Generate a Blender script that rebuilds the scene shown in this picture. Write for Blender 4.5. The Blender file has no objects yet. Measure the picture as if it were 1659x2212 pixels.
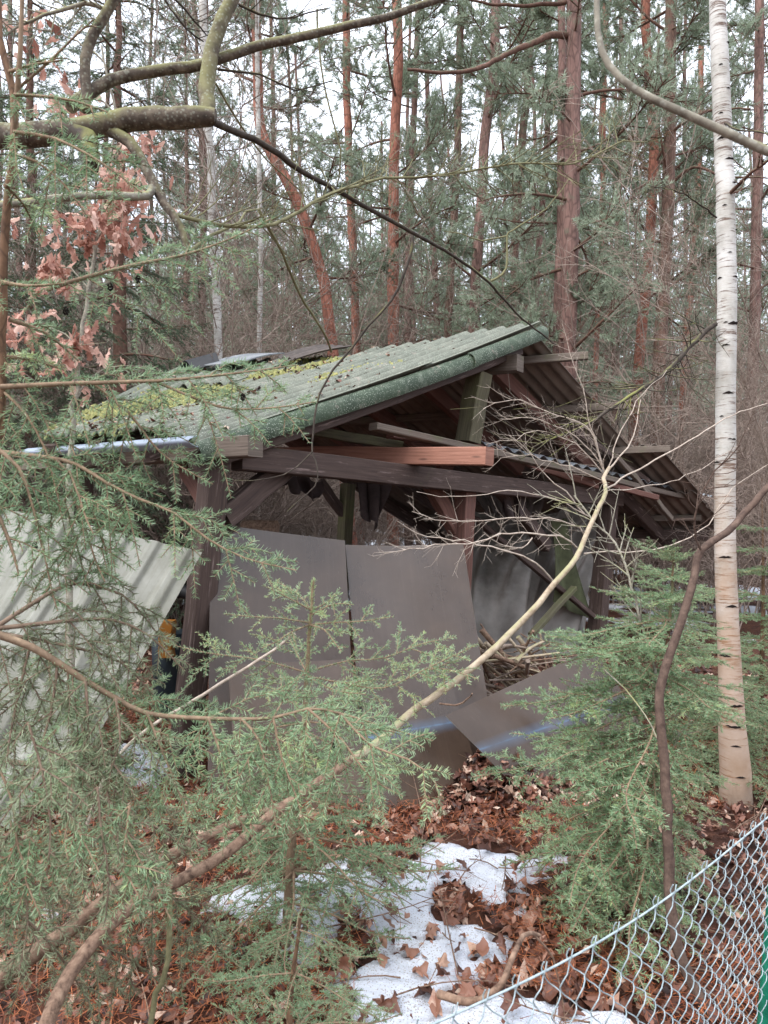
import bpy, math, random
import numpy as np
from mathutils import Vector, Matrix
R = math.radians
rng = np.random.default_rng(7)
random.seed(7)
scene = bpy.context.scene
C = scene.collection
# ------------------------------------------------------------------ camera, sky, sun, exposure
F, CX, CY, EYE = 1475.0, 829.5, 1106.0, 1.65
cd = bpy.data.cameras.new('camera'); cam = bpy.data.objects.new('camera', cd); C.objects.link(cam)
cam.location = (0, 0, EYE); cam.rotation_euler = (R(90), 0, 0)
cd.sensor_width = 36; cd.sensor_fit = 'AUTO'; cd.lens = F / 2212 * 36
cd.clip_start = .05; cd.clip_end = 1500
cd.dof.use_dof = True; cd.dof.focus_distance = 3.6; cd.dof.aperture_fstop = 9.0
scene.camera = cam
w = bpy.data.worlds.new('World'); scene.world = w; w.use_nodes = True
nt = w.node_tree; nt.nodes.clear()
sky = nt.nodes.new('ShaderNodeTexSky'); sky.sky_type = 'NISHITA'; sky.sun_disc = False
SUN_EL, SUN_AZ = R(48), R(-130)
sky.sun_elevation = SUN_EL; sky.sun_rotation = SUN_AZ; sky.air_density = 1.0; sky.dust_density = 3.0
mx = nt.nodes.new('ShaderNodeMix'); mx.data_type = 'RGBA'; mx.inputs[0].default_value = .86
tcw = nt.nodes.new('ShaderNodeTexCoord'); spw = nt.nodes.new('ShaderNodeSeparateXYZ'); nt.links.new(tcw.outputs['Generated'], spw.inputs[0])
mrw = nt.nodes.new('ShaderNodeMapRange'); mrw.inputs[1].default_value = 0; mrw.inputs[2].default_value = 1; mrw.inputs[3].default_value = 1 / 3; mrw.inputs[4].default_value = 1
nt.links.new(spw.outputs[2], mrw.inputs[0])
cl = nt.nodes.new('ShaderNodeVectorMath'); cl.operation = 'SCALE'; cl.inputs[0].default_value = (13.2, 14.0, 15.6); nt.links.new(mrw.outputs[0], cl.inputs['Scale'])
nt.links.new(cl.outputs[0], mx.inputs[7])                 # standard overcast deck: zenith three times as bright as the horizon
bg = nt.nodes.new('ShaderNodeBackground'); bg.inputs[1].default_value = .115
out = nt.nodes.new('ShaderNodeOutputWorld')
nt.links.new(sky.outputs[0], mx.inputs[6]); nt.links.new(mx.outputs[2], bg.inputs[0]); nt.links.new(bg.outputs[0], out.inputs[0])
sl = bpy.data.lights.new('sun', 'SUN'); sl.energy = 1.5; sl.angle = R(40); sl.color = (1, .975, .94)
so = bpy.data.objects.new('sun', sl); C.objects.link(so)
sd = Vector((math.sin(SUN_AZ) * math.cos(SUN_EL), math.cos(SUN_AZ) * math.cos(SUN_EL), math.sin(SUN_EL)))
so.rotation_euler = sd.to_track_quat('Z', 'Y').to_euler(); so.location = (-5, -5, 12)
scene.view_settings.view_transform = 'Standard'; scene.view_settings.look = 'None'
scene.view_settings.exposure = 1.15; scene.view_settings.gamma = 1; scene.view_settings.use_curve_mapping = False
scene.cycles.max_bounces = 8; scene.cycles.diffuse_bounces = 6; scene.cycles.transparent_max_bounces = 8
scene.cycles.use_denoising = True

# ------------------------------------------------------------------ helpers
def P(px, py, Z): return np.array([(px - CX) / F * Z, Z, EYE - (py - CY) / F * Z])
def PP(Z0, Z1, pts):
    n = len(pts) - 1
    return np.array([P(x, y, Z0 + (Z1 - Z0) * i / n) for i, (x, y) in enumerate(pts)])
def G(px, py): Z = EYE * F / (py - CY); return np.array([(px - CX) / F * Z, Z, 0.0])
def lin(c):
    c = [x / 255 for x in c[:3]]
    return tuple(x / 12.92 if x <= .04045 else ((x + .055) / 1.055) ** 2.4 for x in c) + (1,)
def hash2(ix, iy, s=0):
    h = np.sin(ix * 127.1 + iy * 311.7 + s * 74.7) * 43758.5453
    return h - np.floor(h)
def vnoise(x, y, s=0):
    ix, iy = np.floor(x), np.floor(y); fx, fy = x - ix, y - iy
    fx = fx * fx * (3 - 2 * fx); fy = fy * fy * (3 - 2 * fy)
    return (hash2(ix, iy, s) * (1 - fx) + hash2(ix + 1, iy, s) * fx) * (1 - fy) + (hash2(ix, iy + 1, s) * (1 - fx) + hash2(ix + 1, iy + 1, s) * fx) * fy
def fbm(x, y, o=4, s=0):
    a, v, t = .5, 0, 0
    for k in range(o):
        v = v + a * vnoise(x * 2 ** k, y * 2 ** k, s + k); t += a; a *= .5
    return v / t
def nrm(a): return a / np.maximum(np.linalg.norm(a, axis=-1, keepdims=True), 1e-9)

class MB:
    def __init__(s): s.V, s.F, s.T, s.n, s.M, s.UV = [], [], [], 0, [], []
    def add(s, V, faces, tint=None, mat=0, uv=None):
        V = np.asarray(V, float).reshape(-1, 3); faces = np.asarray(faces, int)
        s.V.append(V); s.F.append(faces + s.n); s.n += len(V); s.M.append(mat)
        if tint is None: tint = .5
        s.T.append(np.broadcast_to(np.asarray(tint, float), (len(V),)))
        s.UV.append(np.zeros((len(V), 2)) if uv is None else np.asarray(uv, float))
        return s
    def mesh(s, name, mats, origin=(0, 0, 0), smooth=True):
        me = bpy.data.meshes.new(name)
        V = np.concatenate(s.V) - np.asarray(origin, float)
        me.vertices.add(len(V)); me.vertices.foreach_set('co', V.ravel())
        loops = np.concatenate([f.ravel() for f in s.F])
        tot = np.concatenate([np.full(len(f), f.shape[1]) for f in s.F])
        me.loops.add(len(loops)); me.loops.foreach_set('vertex_index', loops.astype(np.int32))
        me.polygons.add(len(tot))
        me.polygons.foreach_set('loop_start', np.concatenate([[0], np.cumsum(tot)[:-1]]).astype(np.int32))
        if not isinstance(mats, (list, tuple)): mats = [mats]
        for m in mats: me.materials.append(m)
        me.polygons.foreach_set('material_index', np.concatenate([np.full(len(f), m) for f, m in zip(s.F, s.M)]).astype(np.int32))
        me.polygons.foreach_set('use_smooth', np.full(len(tot), smooth))
        a = me.attributes.new('tint', 'FLOAT', 'POINT'); a.data.foreach_set('value', np.concatenate(s.T).astype(np.float32))
        uvl = me.uv_layers.new(name='uv'); uvl.data.foreach_set('uv', np.concatenate(s.UV)[loops].astype(np.float32).ravel())
        me.update(calc_edges=True)
        return me

ORG = {}
def tag(o, label=None, cat=None, group=None, kind=None):
    if label: o['label'] = label
    if cat: o['category'] = cat
    if group: o['group'] = group
    if kind: o['kind'] = kind
    return o
def thing(name, label, cat, loc, group=None):
    o = bpy.data.objects.new(name, None); C.objects.link(o); o.location = [float(v) for v in loc]
    o.empty_display_size = .2; ORG[o.name] = np.asarray(loc, float)
    return tag(o, label, cat, group)
def part(name, mb, mats, parent, smooth=True):
    org = ORG.get(parent.name, np.zeros(3)) if parent else np.zeros(3)
    me = mb.mesh(name, mats, org, smooth) if isinstance(mb, MB) else mb
    o = bpy.data.objects.new(name, me); C.objects.link(o); o.parent = parent; ORG[o.name] = org
    return o
def solo(name, mb, mats, loc, label, cat, group=None, smooth=True):
    me = mb.mesh(name, mats, loc, smooth)
    o = bpy.data.objects.new(name, me); C.objects.link(o); o.location = [float(v) for v in loc]; ORG[o.name] = np.asarray(loc, float)
    return tag(o, label, cat, group)
def inst(name, me, parent, mat4=None):
    o = bpy.data.objects.new(name, me); C.objects.link(o); o.parent = parent
    if mat4 is not None: o.matrix_local = mat4
    return o

# ---- strands: quadratic curves A + D t + S t^2, all vectorised
def st(A, D, S=None):
    A, D = np.atleast_2d(A), np.atleast_2d(D)
    return A, D, (np.zeros_like(A) if S is None else np.atleast_2d(S))
def ev(s, t): t = np.asarray(t)[:, None]; return s[0] + s[1] * t + s[2] * t * t
def tg(s, t): t = np.asarray(t)[:, None]; return nrm(s[1] + 2 * s[2] * t)
def slen(s): return np.linalg.norm(s[1] + s[2], axis=1)
def cat(*ss): return tuple(np.concatenate([s[k] for s in ss]) for k in range(3))
def perp(T, r):
    q = r.normal(size=T.shape); q -= T * (q * T).sum(1, keepdims=True); return nrm(q)
def kids(s, n, r, t0=.2, t1=1., ratio=.5, taper=.5, ang=45, angj=12, bend=(0, 0, 0), bj=.1, plane=None, absL=None):
    idx = np.repeat(np.arange(len(s[0])), n)
    q = tuple(x[idx] for x in s)
    t = t0 + (t1 - t0) * ((np.tile(np.arange(n), len(s[0])) + r.random(len(idx))) / n)
    T = tg(q, t); A = ev(q, t); L = slen(q)
    if plane is None: S_ = perp(T, r)
    else:
        sgn = np.where(np.tile(np.arange(n), len(s[0])) % 2 == 0, 1., -1.)[:, None]
        S_ = nrm(np.cross(T, np.broadcast_to(plane, T.shape))) * sgn + r.normal(size=T.shape) * .12
        S_ = nrm(S_ - T * (S_ * T).sum(1, keepdims=True))
    a = np.radians(ang + r.normal(size=len(t)) * angj)[:, None]
    d = T * np.cos(a) + S_ * np.sin(a)
    l = (absL if absL is not None else L * ratio) * (1 - taper * t) * (.6 + .6 * r.random(len(t)))
    D = d * l[:, None]
    S2 = np.asarray(bend, float)[None] * l[:, None] + r.normal(size=D.shape) * bj * l[:, None]
    return (A, D, S2), idx, t
def tubes(mb, s, r0, r1, sides=3, rings=3, tint=.5, mat=0):
    N = len(s[0])
    if N == 0: return
    r0 = np.broadcast_to(r0, (N,)); r1 = np.broadcast_to(r1, (N,))
    ref = np.where(np.abs(nrm(s[1])[:, 2:3]) > .9, np.array([[1., 0, 0]]), np.array([[0, 0, 1.]]))
    ang = np.arange(sides) / sides * 2 * math.pi
    VV = np.zeros((N, rings, sides, 3))
    for k in range(rings):
        t = np.full(N, k / (rings - 1)); p = ev(s, t); T = tg(s, t)
        u = nrm(np.cross(T, ref)); v = np.cross(T, u); rad = r0 + (r1 - r0) * k / (rings - 1)
        VV[:, k] = p[:, None] + rad[:, None, None] * (u[:, None] * np.cos(ang)[None, :, None] + v[:, None] * np.sin(ang)[None, :, None])
    base = np.arange(N)[:, None, None] * rings * sides + np.arange(rings - 1)[None, :, None] * sides
    j = np.arange(sides)[None, None]; j2 = (j + 1) % sides
    f = np.stack([base + j, base + j2, base + sides + j2, base + sides + j], -1).reshape(-1, 4)
    mb.add(VV.reshape(-1, 3), f, np.repeat(np.broadcast_to(tint, (N,)), rings * sides), mat)
def needles(mb, s, dens, L, W, r, ang=55, tint=.5, tj=.15, mat=0, t0=0., flat=.35, pn=(0, 0, 1.)):
    l = slen(s); n = np.maximum((l * dens).astype(int), 2); idx = np.repeat(np.arange(len(n)), n); N = len(idx)
    q = tuple(x[idx] for x in s); t = t0 + (1 - t0) * r.random(N)
    p = ev(q, t); T = tg(q, t)
    if flat >= 1: S_ = perp(T, r)
    else:                                   # needles parted to two ranks, as on a spruce shoot
        nn = nrm(np.array([pn]) + r.normal(size=(len(n), 3)) * .35)[idx]
        sd_ = nrm(np.cross(T, nn) + 1e-6); ph = np.radians(12 + r.normal(size=N) * 30)[:, None]
        S_ = sd_ * np.where(r.random(N) < .5, 1., -1.)[:, None] * np.cos(ph) + nrm(np.cross(sd_, T)) * np.sin(ph)
    a = np.radians(ang + r.normal(size=N) * 7)[:, None]
    d = T * np.cos(a) + S_ * np.sin(a)
    ll = L * (.65 + .45 * r.random(N)) * (1 - .35 * np.clip(t - .8, 0, 1) * 5)
    wv = perp(d, r) * (W / 2)
    tn = np.clip(np.broadcast_to(tint, (len(n),))[idx] + r.normal(size=N) * tj, 0, 1)
    if W < .004:
        V = np.stack([p + wv, p - wv, p + d * ll[:, None] - wv * .45, p + d * ll[:, None] + wv * .45], 1).reshape(-1, 3)
        mb.add(V, np.arange(4 * N).reshape(-1, 4), np.repeat(tn, 4), mat)
    else:
        V = np.stack([p + wv, p - wv, p + d * ll[:, None]], 1).reshape(-1, 3)
        mb.add(V, np.arange(3 * N).reshape(-1, 3), np.repeat(tn, 3), mat)
def tube(mb, pts, radii, sides=8, tint=.5, mat=0, caps=True, lump=0, r=None):
    pts = np.asarray(pts, float); n = len(pts); radii = np.broadcast_to(radii, (n,)).astype(float)
    T = np.gradient(pts, axis=0); T = nrm(T)
    u = np.cross(T[0], [0, 0, 1.]);
    if np.linalg.norm(u) < .1: u = np.cross(T[0], [1., 0, 0])
    u = u / np.linalg.norm(u); ang = np.arange(sides) / sides * 2 * math.pi; V = []; acc = 0; UV = []
    for k in range(n):
        u = u - T[k] * np.dot(u, T[k]); u /= np.linalg.norm(u); v = np.cross(T[k], u)
        rr = radii[k] * (1 + (lump * (r or rng).normal(size=sides) if lump else 0))
        V.append(pts[k] + (np.cos(ang) * rr)[:, None] * u + (np.sin(ang) * rr)[:, None] * v)
        if k: acc += np.linalg.norm(pts[k] - pts[k - 1])
        UV.append(np.stack([np.full(sides, acc), ang / 6.283 * radii[0] * 6.28], 1))
    V = np.concatenate(V); UV = np.concatenate(UV)
    b = (np.arange(n - 1) * sides)[:, None]; j = np.arange(sides)[None]; j2 = (j + 1) % sides
    mb.add(V, np.stack([b + j, b + j2, b + sides + j2, b + sides + j], -1).reshape(-1, 4), tint, mat, UV)
    if caps:
        for k, rev in ((0, True), (n - 1, False)):
            ring = V[k * sides:(k + 1) * sides]; c = ring.mean(0)
            f = np.stack([np.full(sides, sides), np.arange(sides), (np.arange(sides) + 1) % sides], 1)
            mb.add(np.vstack([ring, c]), f[:, ::-1] if rev else f, tint, mat)
def spline(pts, step=.05, jit=0, r=None):
    pts = np.asarray(pts, float); n = len(pts)
    if n < 3: pts = np.array([pts[0], (pts[0] + pts[-1]) / 2, pts[-1]]); n = 3
    Q = np.vstack([2 * pts[0] - pts[1], pts, 2 * pts[-1] - pts[-2]]); o = []
    for i in range(n - 1):
        a, b, c, d = Q[i:i + 4]; m = max(2, int(np.linalg.norm(c - b) / step))
        for t in np.arange(m) / m:
            o.append(.5 * (2 * b + (c - a) * t + (2 * a - 5 * b + 4 * c - d) * t * t + (3 * b - a - 3 * c + d) * t ** 3))
    o.append(pts[-1]); o = np.array(o)
    if jit: o[1:-1] += (r or rng).normal(size=o[1:-1].shape) * jit
    return o
def to_strands(pts):
    pts = np.asarray(pts); return pts[:-1].copy(), np.diff(pts, axis=0), np.zeros((len(pts) - 1, 3))
def box_between(p0, p1, w_, h_, up=(0, 0, 1), nseg=6, jit=.004, r=None, twist=0):
    """a sawn timber from p0 to p1, w_ wide and h_ high, slightly uneven, uv in metres along the grain"""
    r = r or rng; p0, p1 = np.asarray(p0, float), np.asarray(p1, float); d = p1 - p0; L = np.linalg.norm(d); d /= L
    u = np.cross(d, up); u /= np.linalg.norm(u); v = np.cross(u, d); mb = MB(); b = .006
    prof = np.array([(-1, -1, b, 0), (1, -1, -b, 0), (1, -1, 0, b), (1, 1, 0, -b), (1, 1, -b, 0), (-1, 1, b, 0), (-1, 1, 0, -b), (-1, -1, 0, b)])
    V, UV = [], []; m = len(prof); off = r.random() * 50
    per = np.concatenate([[0], np.cumsum([h_ if k % 2 else w_ for k in range(m - 1)])])
    for k in range(nseg + 1):
        t = k / nseg; c = p0 + d * L * t + r.normal(size=3) * (jit if 0 < k < nseg else 0); a = twist * t
        uu = u * math.cos(a) + v * math.sin(a); vv = v * math.cos(a) - u * math.sin(a)
        for q, (sx, sy, ox, oy) in enumerate(prof):
            V.append(c + uu * (sx * w_ / 2 + ox) + vv * (sy * h_ / 2 + oy)); UV.append((L * t + off, per[q] + off))
    f = [[k * m + j, k * m + (j + 1) % m, (k + 1) * m + (j + 1) % m, (k + 1) * m + j] for k in range(nseg) for j in range(m)]
    mb.add(V, f, uv=UV)
    V = np.array(V)
    for k, rev in ((0, False), (nseg, True)):
        ring = V[k * m:(k + 1) * m]; fc = np.arange(m)[None]
        mb.add(ring, fc if rev else fc[:, ::-1], .9, uv=[((p - ring[0]) @ u * .15 + off, (p - ring[0]) @ v + off) for p in ring])
    return mb
def patch(fn, nu, nv, u0=0, u1=1, v0=0, v1=1):
    u, v = np.meshgrid(np.linspace(u0, u1, nu + 1), np.linspace(v0, v1, nv + 1), indexing='ij')
    V = fn(u.ravel(), v.ravel()); i = np.arange(nu)[:, None] * (nv + 1) + np.arange(nv)[None]
    f = np.stack([i, i + nv + 1, i + nv + 2, i + 1], -1).reshape(-1, 4)
    return V, f, np.stack([u.ravel(), v.ravel()], 1)
def bil(c00, c10, c11, c01):
    a, b, c, d = [np.asarray(q, float)[None] for q in (c00, c10, c11, c01)]
    return lambda u, v: (a * (1 - u[:, None]) + b * u[:, None]) * (1 - v[:, None]) + (d * (1 - u[:, None]) + c * u[:, None]) * v[:, None]
def sheet(fn, nu, nv, th, **k):
    """a thin sheet with two faces and edges"""
    V, f, uv = patch(fn, nu, nv, **k); mb = MB()
    e1 = fn(uv[:, 0] + 1e-3, uv[:, 1]) - V; e2 = fn(uv[:, 0], uv[:, 1] + 1e-3) - V
    N = nrm(np.cross(e1, e2)); W = V - N * th; n = len(V)
    mb.add(np.vstack([V, W]), np.vstack([f, f[:, ::-1] + n]), uv=np.vstack([uv, uv]))
    i = np.arange(n).reshape(nu + 1, nv + 1)
    for ring in (i[:, 0], i[::-1, -1], i[0, ::-1], i[-1, :]):
        r_ = np.array(ring); q = np.vstack([V[r_], W[r_]]); m = len(r_); k_ = np.arange(m - 1)
        mb.add(q, np.stack([k_, k_ + m, k_ + m + 1, k_ + 1], 1), .95, uv=np.vstack([uv[r_], uv[r_]]))
    return mb

# ------------------------------------------------------------------ materials
class N:
    def __init__(s, name):
        s.m = bpy.data.materials.new(name); s.m.use_nodes = True; s.t = s.m.node_tree; s.t.nodes.clear()
        s.o = s.n('OutputMaterial'); s.b = s.n('BsdfPrincipled'); s.l(s.b.outputs[0], s.o.inputs[0])
    def n(s, k, **kw):
        x = s.t.nodes.new('ShaderNode' + k)
        for a, v in kw.items(): setattr(x, a, v)
        return x
    def l(s, a, b): s.t.links.new(a, b)
    def co(s, stretch=(1, 1, 1), kind='Object'):
        tc = s.n('TexCoord'); mp = s.n('Mapping'); mp.inputs[3].default_value = stretch
        s.l(tc.outputs[kind], mp.inputs[0]); return mp.outputs[0]
    def noise(s, co, scale, det=4, rough=.6, dist=0):
        x = s.n('TexNoise'); x.inputs['Scale'].default_value = scale; x.inputs['Detail'].default_value = det
        x.inputs['Roughness'].default_value = rough; x.inputs['Distortion'].default_value = dist
        s.l(co, x.inputs['Vector']); return x.outputs[0]
    def vor(s, co, scale, feat='F1'):
        x = s.n('TexVoronoi'); x.feature = feat; x.inputs['Scale'].default_value = scale; s.l(co, x.inputs['Vector']); return x.outputs[0]
    def ramp(s, f, stops):
        x = s.n('ValToRGB'); e = x.color_ramp.elements
        while len(e) < len(stops): e.new(.5)
        for q, (p, c) in zip(e, stops): q.position = p; q.color = lin(c) if len(c) == 3 else c
        s.l(f, x.inputs[0]); return x.outputs[0]
    def mix(s, f, a, b, mode='MIX'):
        x = s.n('Mix', data_type='RGBA', blend_type=mode)
        for v, i in ((f, 0), (a, 6), (b, 7)):
            if isinstance(v, (int, float)): x.inputs[i].default_value = v
            elif isinstance(v, tuple): x.inputs[i].default_value = lin(v) if len(v) == 3 else v
            else: s.l(v, x.inputs[i])
        return x.outputs[2]
    def math(s, op, a, b=0):
        x = s.n('Math', operation=op)
        for v, i in ((a, 0), (b, 1)):
            if isinstance(v, (int, float)): x.inputs[i].default_value = v
            else: s.l(v, x.inputs[i])
        return x.outputs[0]
    def attr(s, name='tint'): x = s.n('Attribute'); x.attribute_name = name; return x.outputs['Fac']
    def rand(s): return s.n('ObjectInfo').outputs['Random']
    def bump(s, h, d=.01, st_=.6):
        x = s.n('Bump'); x.inputs['Distance'].default_value = d; x.inputs['Strength'].default_value = st_; s.l(h, x.inputs['Height']); s.l(x.outputs[0], s.b.inputs['Normal'])
    def nz(s):
        g = s.n('NewGeometry'); x = s.n('SeparateXYZ'); s.l(g.outputs['Normal'], x.inputs[0]); return x.outputs[2]
    def fin(s, col, rough=.8, spec=.3, trans=0):
        s.l(col, s.b.inputs['Base Color']) if not isinstance(col, tuple) else setattr(s.b.inputs['Base Color'], 'default_value', lin(col))
        s.b.inputs['Roughness'].default_value = rough; s.b.inputs['Specular IOR Level'].default_value = spec
        if trans:
            t = s.n('BsdfTranslucent'); mxs = s.n('MixShader'); mxs.inputs[0].default_value = trans
            s.l(col, t.inputs[0]) if not isinstance(col, tuple) else setattr(t.inputs[0], 'default_value', lin(col))
            s.l(s.b.outputs[0], mxs.inputs[1]); s.l(t.outputs[0], mxs.inputs[2]); s.l(mxs.outputs[0], s.o.inputs[0])
        return s.m
def bark(name, stops, scale=14, stretch=(1, 1, .35), bump=.006, algae=None, alg=(.52, .68), rough=.85, lich=None, crack=1):
    x = N(name); co = x.co(stretch); f = x.noise(co, scale, 6, .65, .3); c = x.ramp(f, stops)
    v = x.vor(co, scale * 1.6, 'DISTANCE_TO_EDGE')
    if crack: c = x.mix(x.ramp(v, [(0, (0, 0, 0)), (.12, (255, 255, 255))]), x.mix(.5, c, (44, 34, 30)), c)
    if algae:
        a = x.noise(x.co(), 5, 4); a = x.math('ADD', a, x.math('MULTIPLY', x.nz(), .22))
        c = x.mix(x.ramp(a, [(alg[0], (0, 0, 0)), (alg[1], (255, 255, 255))]), c, algae)
    if lich:
        l_ = x.vor(x.co(), 85); n2 = x.noise(x.co(), 9, 4)
        l_ = x.math('ADD', l_, x.math('MULTIPLY', n2, -.55)); c = x.mix(x.ramp(l_, [(0, (130, 130, 130)), (.08, (0, 0, 0))]), c, lich)
    h = x.math('ADD', f, x.math('MULTIPLY', v, 1.2 * crack)); x.bump(h, bump, .8); return x.fin(c, rough, .25)
def leafmat(name, stops, trans=.3, obj=False, rough=.6, spec=.35):
    x = N(name); t = x.attr()
    if obj: t = x.math('ADD', x.math('MULTIPLY', t, .5), x.math('MULTIPLY', x.rand(), .5))
    n = x.noise(x.co(), 60, 3); t = x.math('ADD', t, x.math('MULTIPLY', x.math('SUBTRACT', n, .5), .3))
    return x.fin(x.ramp(t, stops), rough, spec, trans)
m_spr = leafmat('spruce_needle', [(0, (74, 94, 64)), (.45, (122, 150, 110)), (.8, (156, 180, 140)), (1, (184, 200, 140))], .38, rough=.38, spec=.6)
m_spr_old = leafmat('spruce_needle_old', [(0, (88, 94, 70)), (.5, (126, 136, 106)), (1, (158, 168, 134))], .3, rough=.5)
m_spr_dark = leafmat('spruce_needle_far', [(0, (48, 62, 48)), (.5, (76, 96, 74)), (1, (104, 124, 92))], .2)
m_pine = leafmat('pine_needle', [(0, (100, 112, 92)), (.5, (142, 156, 132)), (1, (182, 192, 170))], .35, rough=.5, spec=.4)
m_pine_dead = leafmat('pine_needle_dead', [(0, (110, 74, 52)), (1, (160, 118, 86))], .2)
m_litter = leafmat('leaf_litter', [(0, (48, 34, 30)), (.3, (86, 54, 44)), (.6, (122, 78, 62)), (.82, (158, 116, 96)), (1, (206, 182, 162))], .12, rough=.5, spec=.4)
m_leaf = leafmat('fallen_leaf', [(0, (60, 40, 34)), (.35, (102, 66, 52)), (.65, (140, 96, 76)), (1, (194, 158, 134))], .12, obj=True, rough=.45, spec=.45)
m_oak = leafmat('oak_leaf', [(0, (120, 78, 66)), (.3, (176, 126, 110)), (.6, (198, 154, 138)), (1, (236, 206, 190))], .4, obj=True)
m_deadneedle = leafmat('fallen_needle', [(0, (90, 44, 26)), (.5, (140, 74, 44)), (1, (170, 104, 64))], 0)
m_twig_spr = bark('spruce_twig', [(.3, (106, 88, 72)), (.6, (142, 120, 98)), (.8, (176, 152, 124))], 40, (1, 1, 1), .001, crack=0)
m_twig_old = bark('spruce_twig_old', [(.3, (92, 76, 64)), (.6, (128, 108, 92)), (.8, (156, 140, 124))], 40, (1, 1, 1), .001, crack=0)
m_bark_spr = bark('spruce_bark', [(.3, (84, 62, 48)), (.6, (124, 96, 74)), (.8, (150, 126, 100))], 30, (1, 1, .4), .002, algae=(104, 106, 78), alg=(.6, .75))
m_bark_pine = bark('pine_bark', [(.25, (82, 64, 58)), (.5, (126, 98, 90)), (.7, (146, 116, 106)), (.85, (132, 116, 110))], 9, (1, 1, .28), .012, algae=(104, 104, 88), alg=(.6, .76))
m_bark_red = bark('pine_bark_orange', [(.3, (112, 74, 62)), (.55, (158, 104, 86)), (.8, (172, 130, 114))], 9, (1, 1, .35), .008, algae=(112, 106, 84), alg=(.64, .8))
m_bark_pgrey = bark('pine_bark_grey', [(.25, (78, 60, 52)), (.5, (116, 90, 78)), (.75, (142, 118, 106))], 9, (1, 1, .28), .012, algae=(98, 102, 84), alg=(.52, .7))
m_limb = bark('pine_limb', [(.3, (74, 54, 46)), (.6, (112, 84, 72)), (.8, (130, 106, 94))], 16, (1, 1, 1), .004, algae=(92, 94, 74), alg=(.56, .75), crack=0)
m_oakbark = bark('smooth_bark', [(.3, (56, 48, 42)), (.5, (90, 80, 70)), (.65, (116, 106, 92)), (.8, (146, 136, 120))], 34, (1, 1, 1), .004, algae=(126, 124, 84), alg=(.5, .74), lich=(176, 182, 164), crack=0)
m_oakbark_grey = bark('grey_bark', [(.3, (96, 90, 80)), (.55, (140, 134, 120)), (.8, (168, 162, 146))], 22, (1, 1, 1), .0018, algae=(138, 136, 92), alg=(.6, .78), lich=(190, 192, 180), crack=0)
m_darktwig = bark('dark_twig', [(.3, (46, 40, 36)), (.6, (74, 66, 58)), (.8, (108, 100, 86))], 30, (1, 1, 1), .0015, algae=(120, 120, 70), alg=(.6, .8), crack=0)
m_greentwig = bark('green_twig', [(.3, (94, 92, 66)), (.6, (128, 124, 92)), (.8, (152, 146, 116))], 30, (1, 1, 1), .001, crack=0)
m_palestem = bark('pale_stem', [(.3, (128, 110, 90)), (.55, (172, 156, 134)), (.8, (196, 182, 160))], 30, (1, 1, 1), .0015, algae=(150, 146, 110), alg=(.62, .8), crack=0)
m_brownstem = bark('brown_stem', [(.32, (70, 54, 44)), (.5, (122, 98, 82)), (.7, (150, 126, 106)), (.8, (176, 156, 138))], 48, (1, 1, 1), .003, crack=0)
m_paletwig = bark('pale_twig', [(.3, (140, 124, 112)), (.55, (182, 168, 154)), (.8, (206, 194, 182))], 40, (1, 1, 1), .001, crack=0)
m_sap = bark('sapling_bark', [(.3, (64, 50, 44)), (.6, (98, 80, 70)), (.8, (124, 104, 92))], 40, (1, 1, 1), .002, crack=0)
m_shrub = bark('shrub_twig', [(.3, (112, 98, 88)), (.6, (152, 136, 124)), (.8, (180, 166, 152))], 12, (1, 1, 1), .001, crack=0)
m_shrub_red = bark('shrub_twig_brown', [(.3, (108, 94, 86)), (.6, (146, 130, 120)), (.8, (172, 156, 146))], 12, (1, 1, 1), .001, crack=0)
def birch_mat():
    x = N('birch_bark'); co = x.co((1, 1, 1)); n = x.noise(co, 5, 5)
    c = x.ramp(n, [(.3, (142, 138, 128)), (.5, (184, 181, 174)), (.75, (212, 210, 206))])
    s_ = x.noise(x.co((3, 3, 34)), 2.2, 5, .75); s_ = x.math('ADD', s_, x.math('MULTIPLY', x.math('SUBTRACT', x.noise(co, 4, 4), .5), .35)); c = x.mix(x.ramp(s_, [(.54, (0, 0, 0)), (.63, (255, 255, 255))]), c, (96, 78, 68))
    s2 = x.noise(x.co((9, 9, 120)), 1.6, 3, .7); c = x.mix(x.ramp(s2, [(.54, (0, 0, 0)), (.7, (180, 180, 180))]), c, (160, 138, 122))
    z = x.n('SeparateXYZ'); x.l(x.co(), z.inputs[0])
    lo = x.math('ADD', x.math('MULTIPLY', z.outputs[2], -.42), x.math('ADD', x.noise(co, 6, 5), .82))
    c = x.mix(x.ramp(lo, [(.38, (0, 0, 0)), (.92, (205, 205, 205))]), c, (166, 128, 96))
    ft = x.math('ADD', x.math('MULTIPLY', z.outputs[2], -1.5), x.noise(x.co((1, 1, .5)), 7, 5)); c = x.mix(x.ramp(ft, [(.1, (0, 0, 0)), (.6, (190, 190, 190))]), c, (74, 64, 54))
    g = x.noise(x.co((1, 1, .4)), 9, 4); c = x.mix(x.ramp(g, [(.62, (0, 0, 0)), (.75, (140, 140, 140))]), c, (150, 146, 120))
    x.bump(s_, .003, .7); return x.fin(c, .65, .3)
m_birch = birch_mat()
m_scar = N('birch_scar').fin((38, 32, 30), .9, .1)
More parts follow.
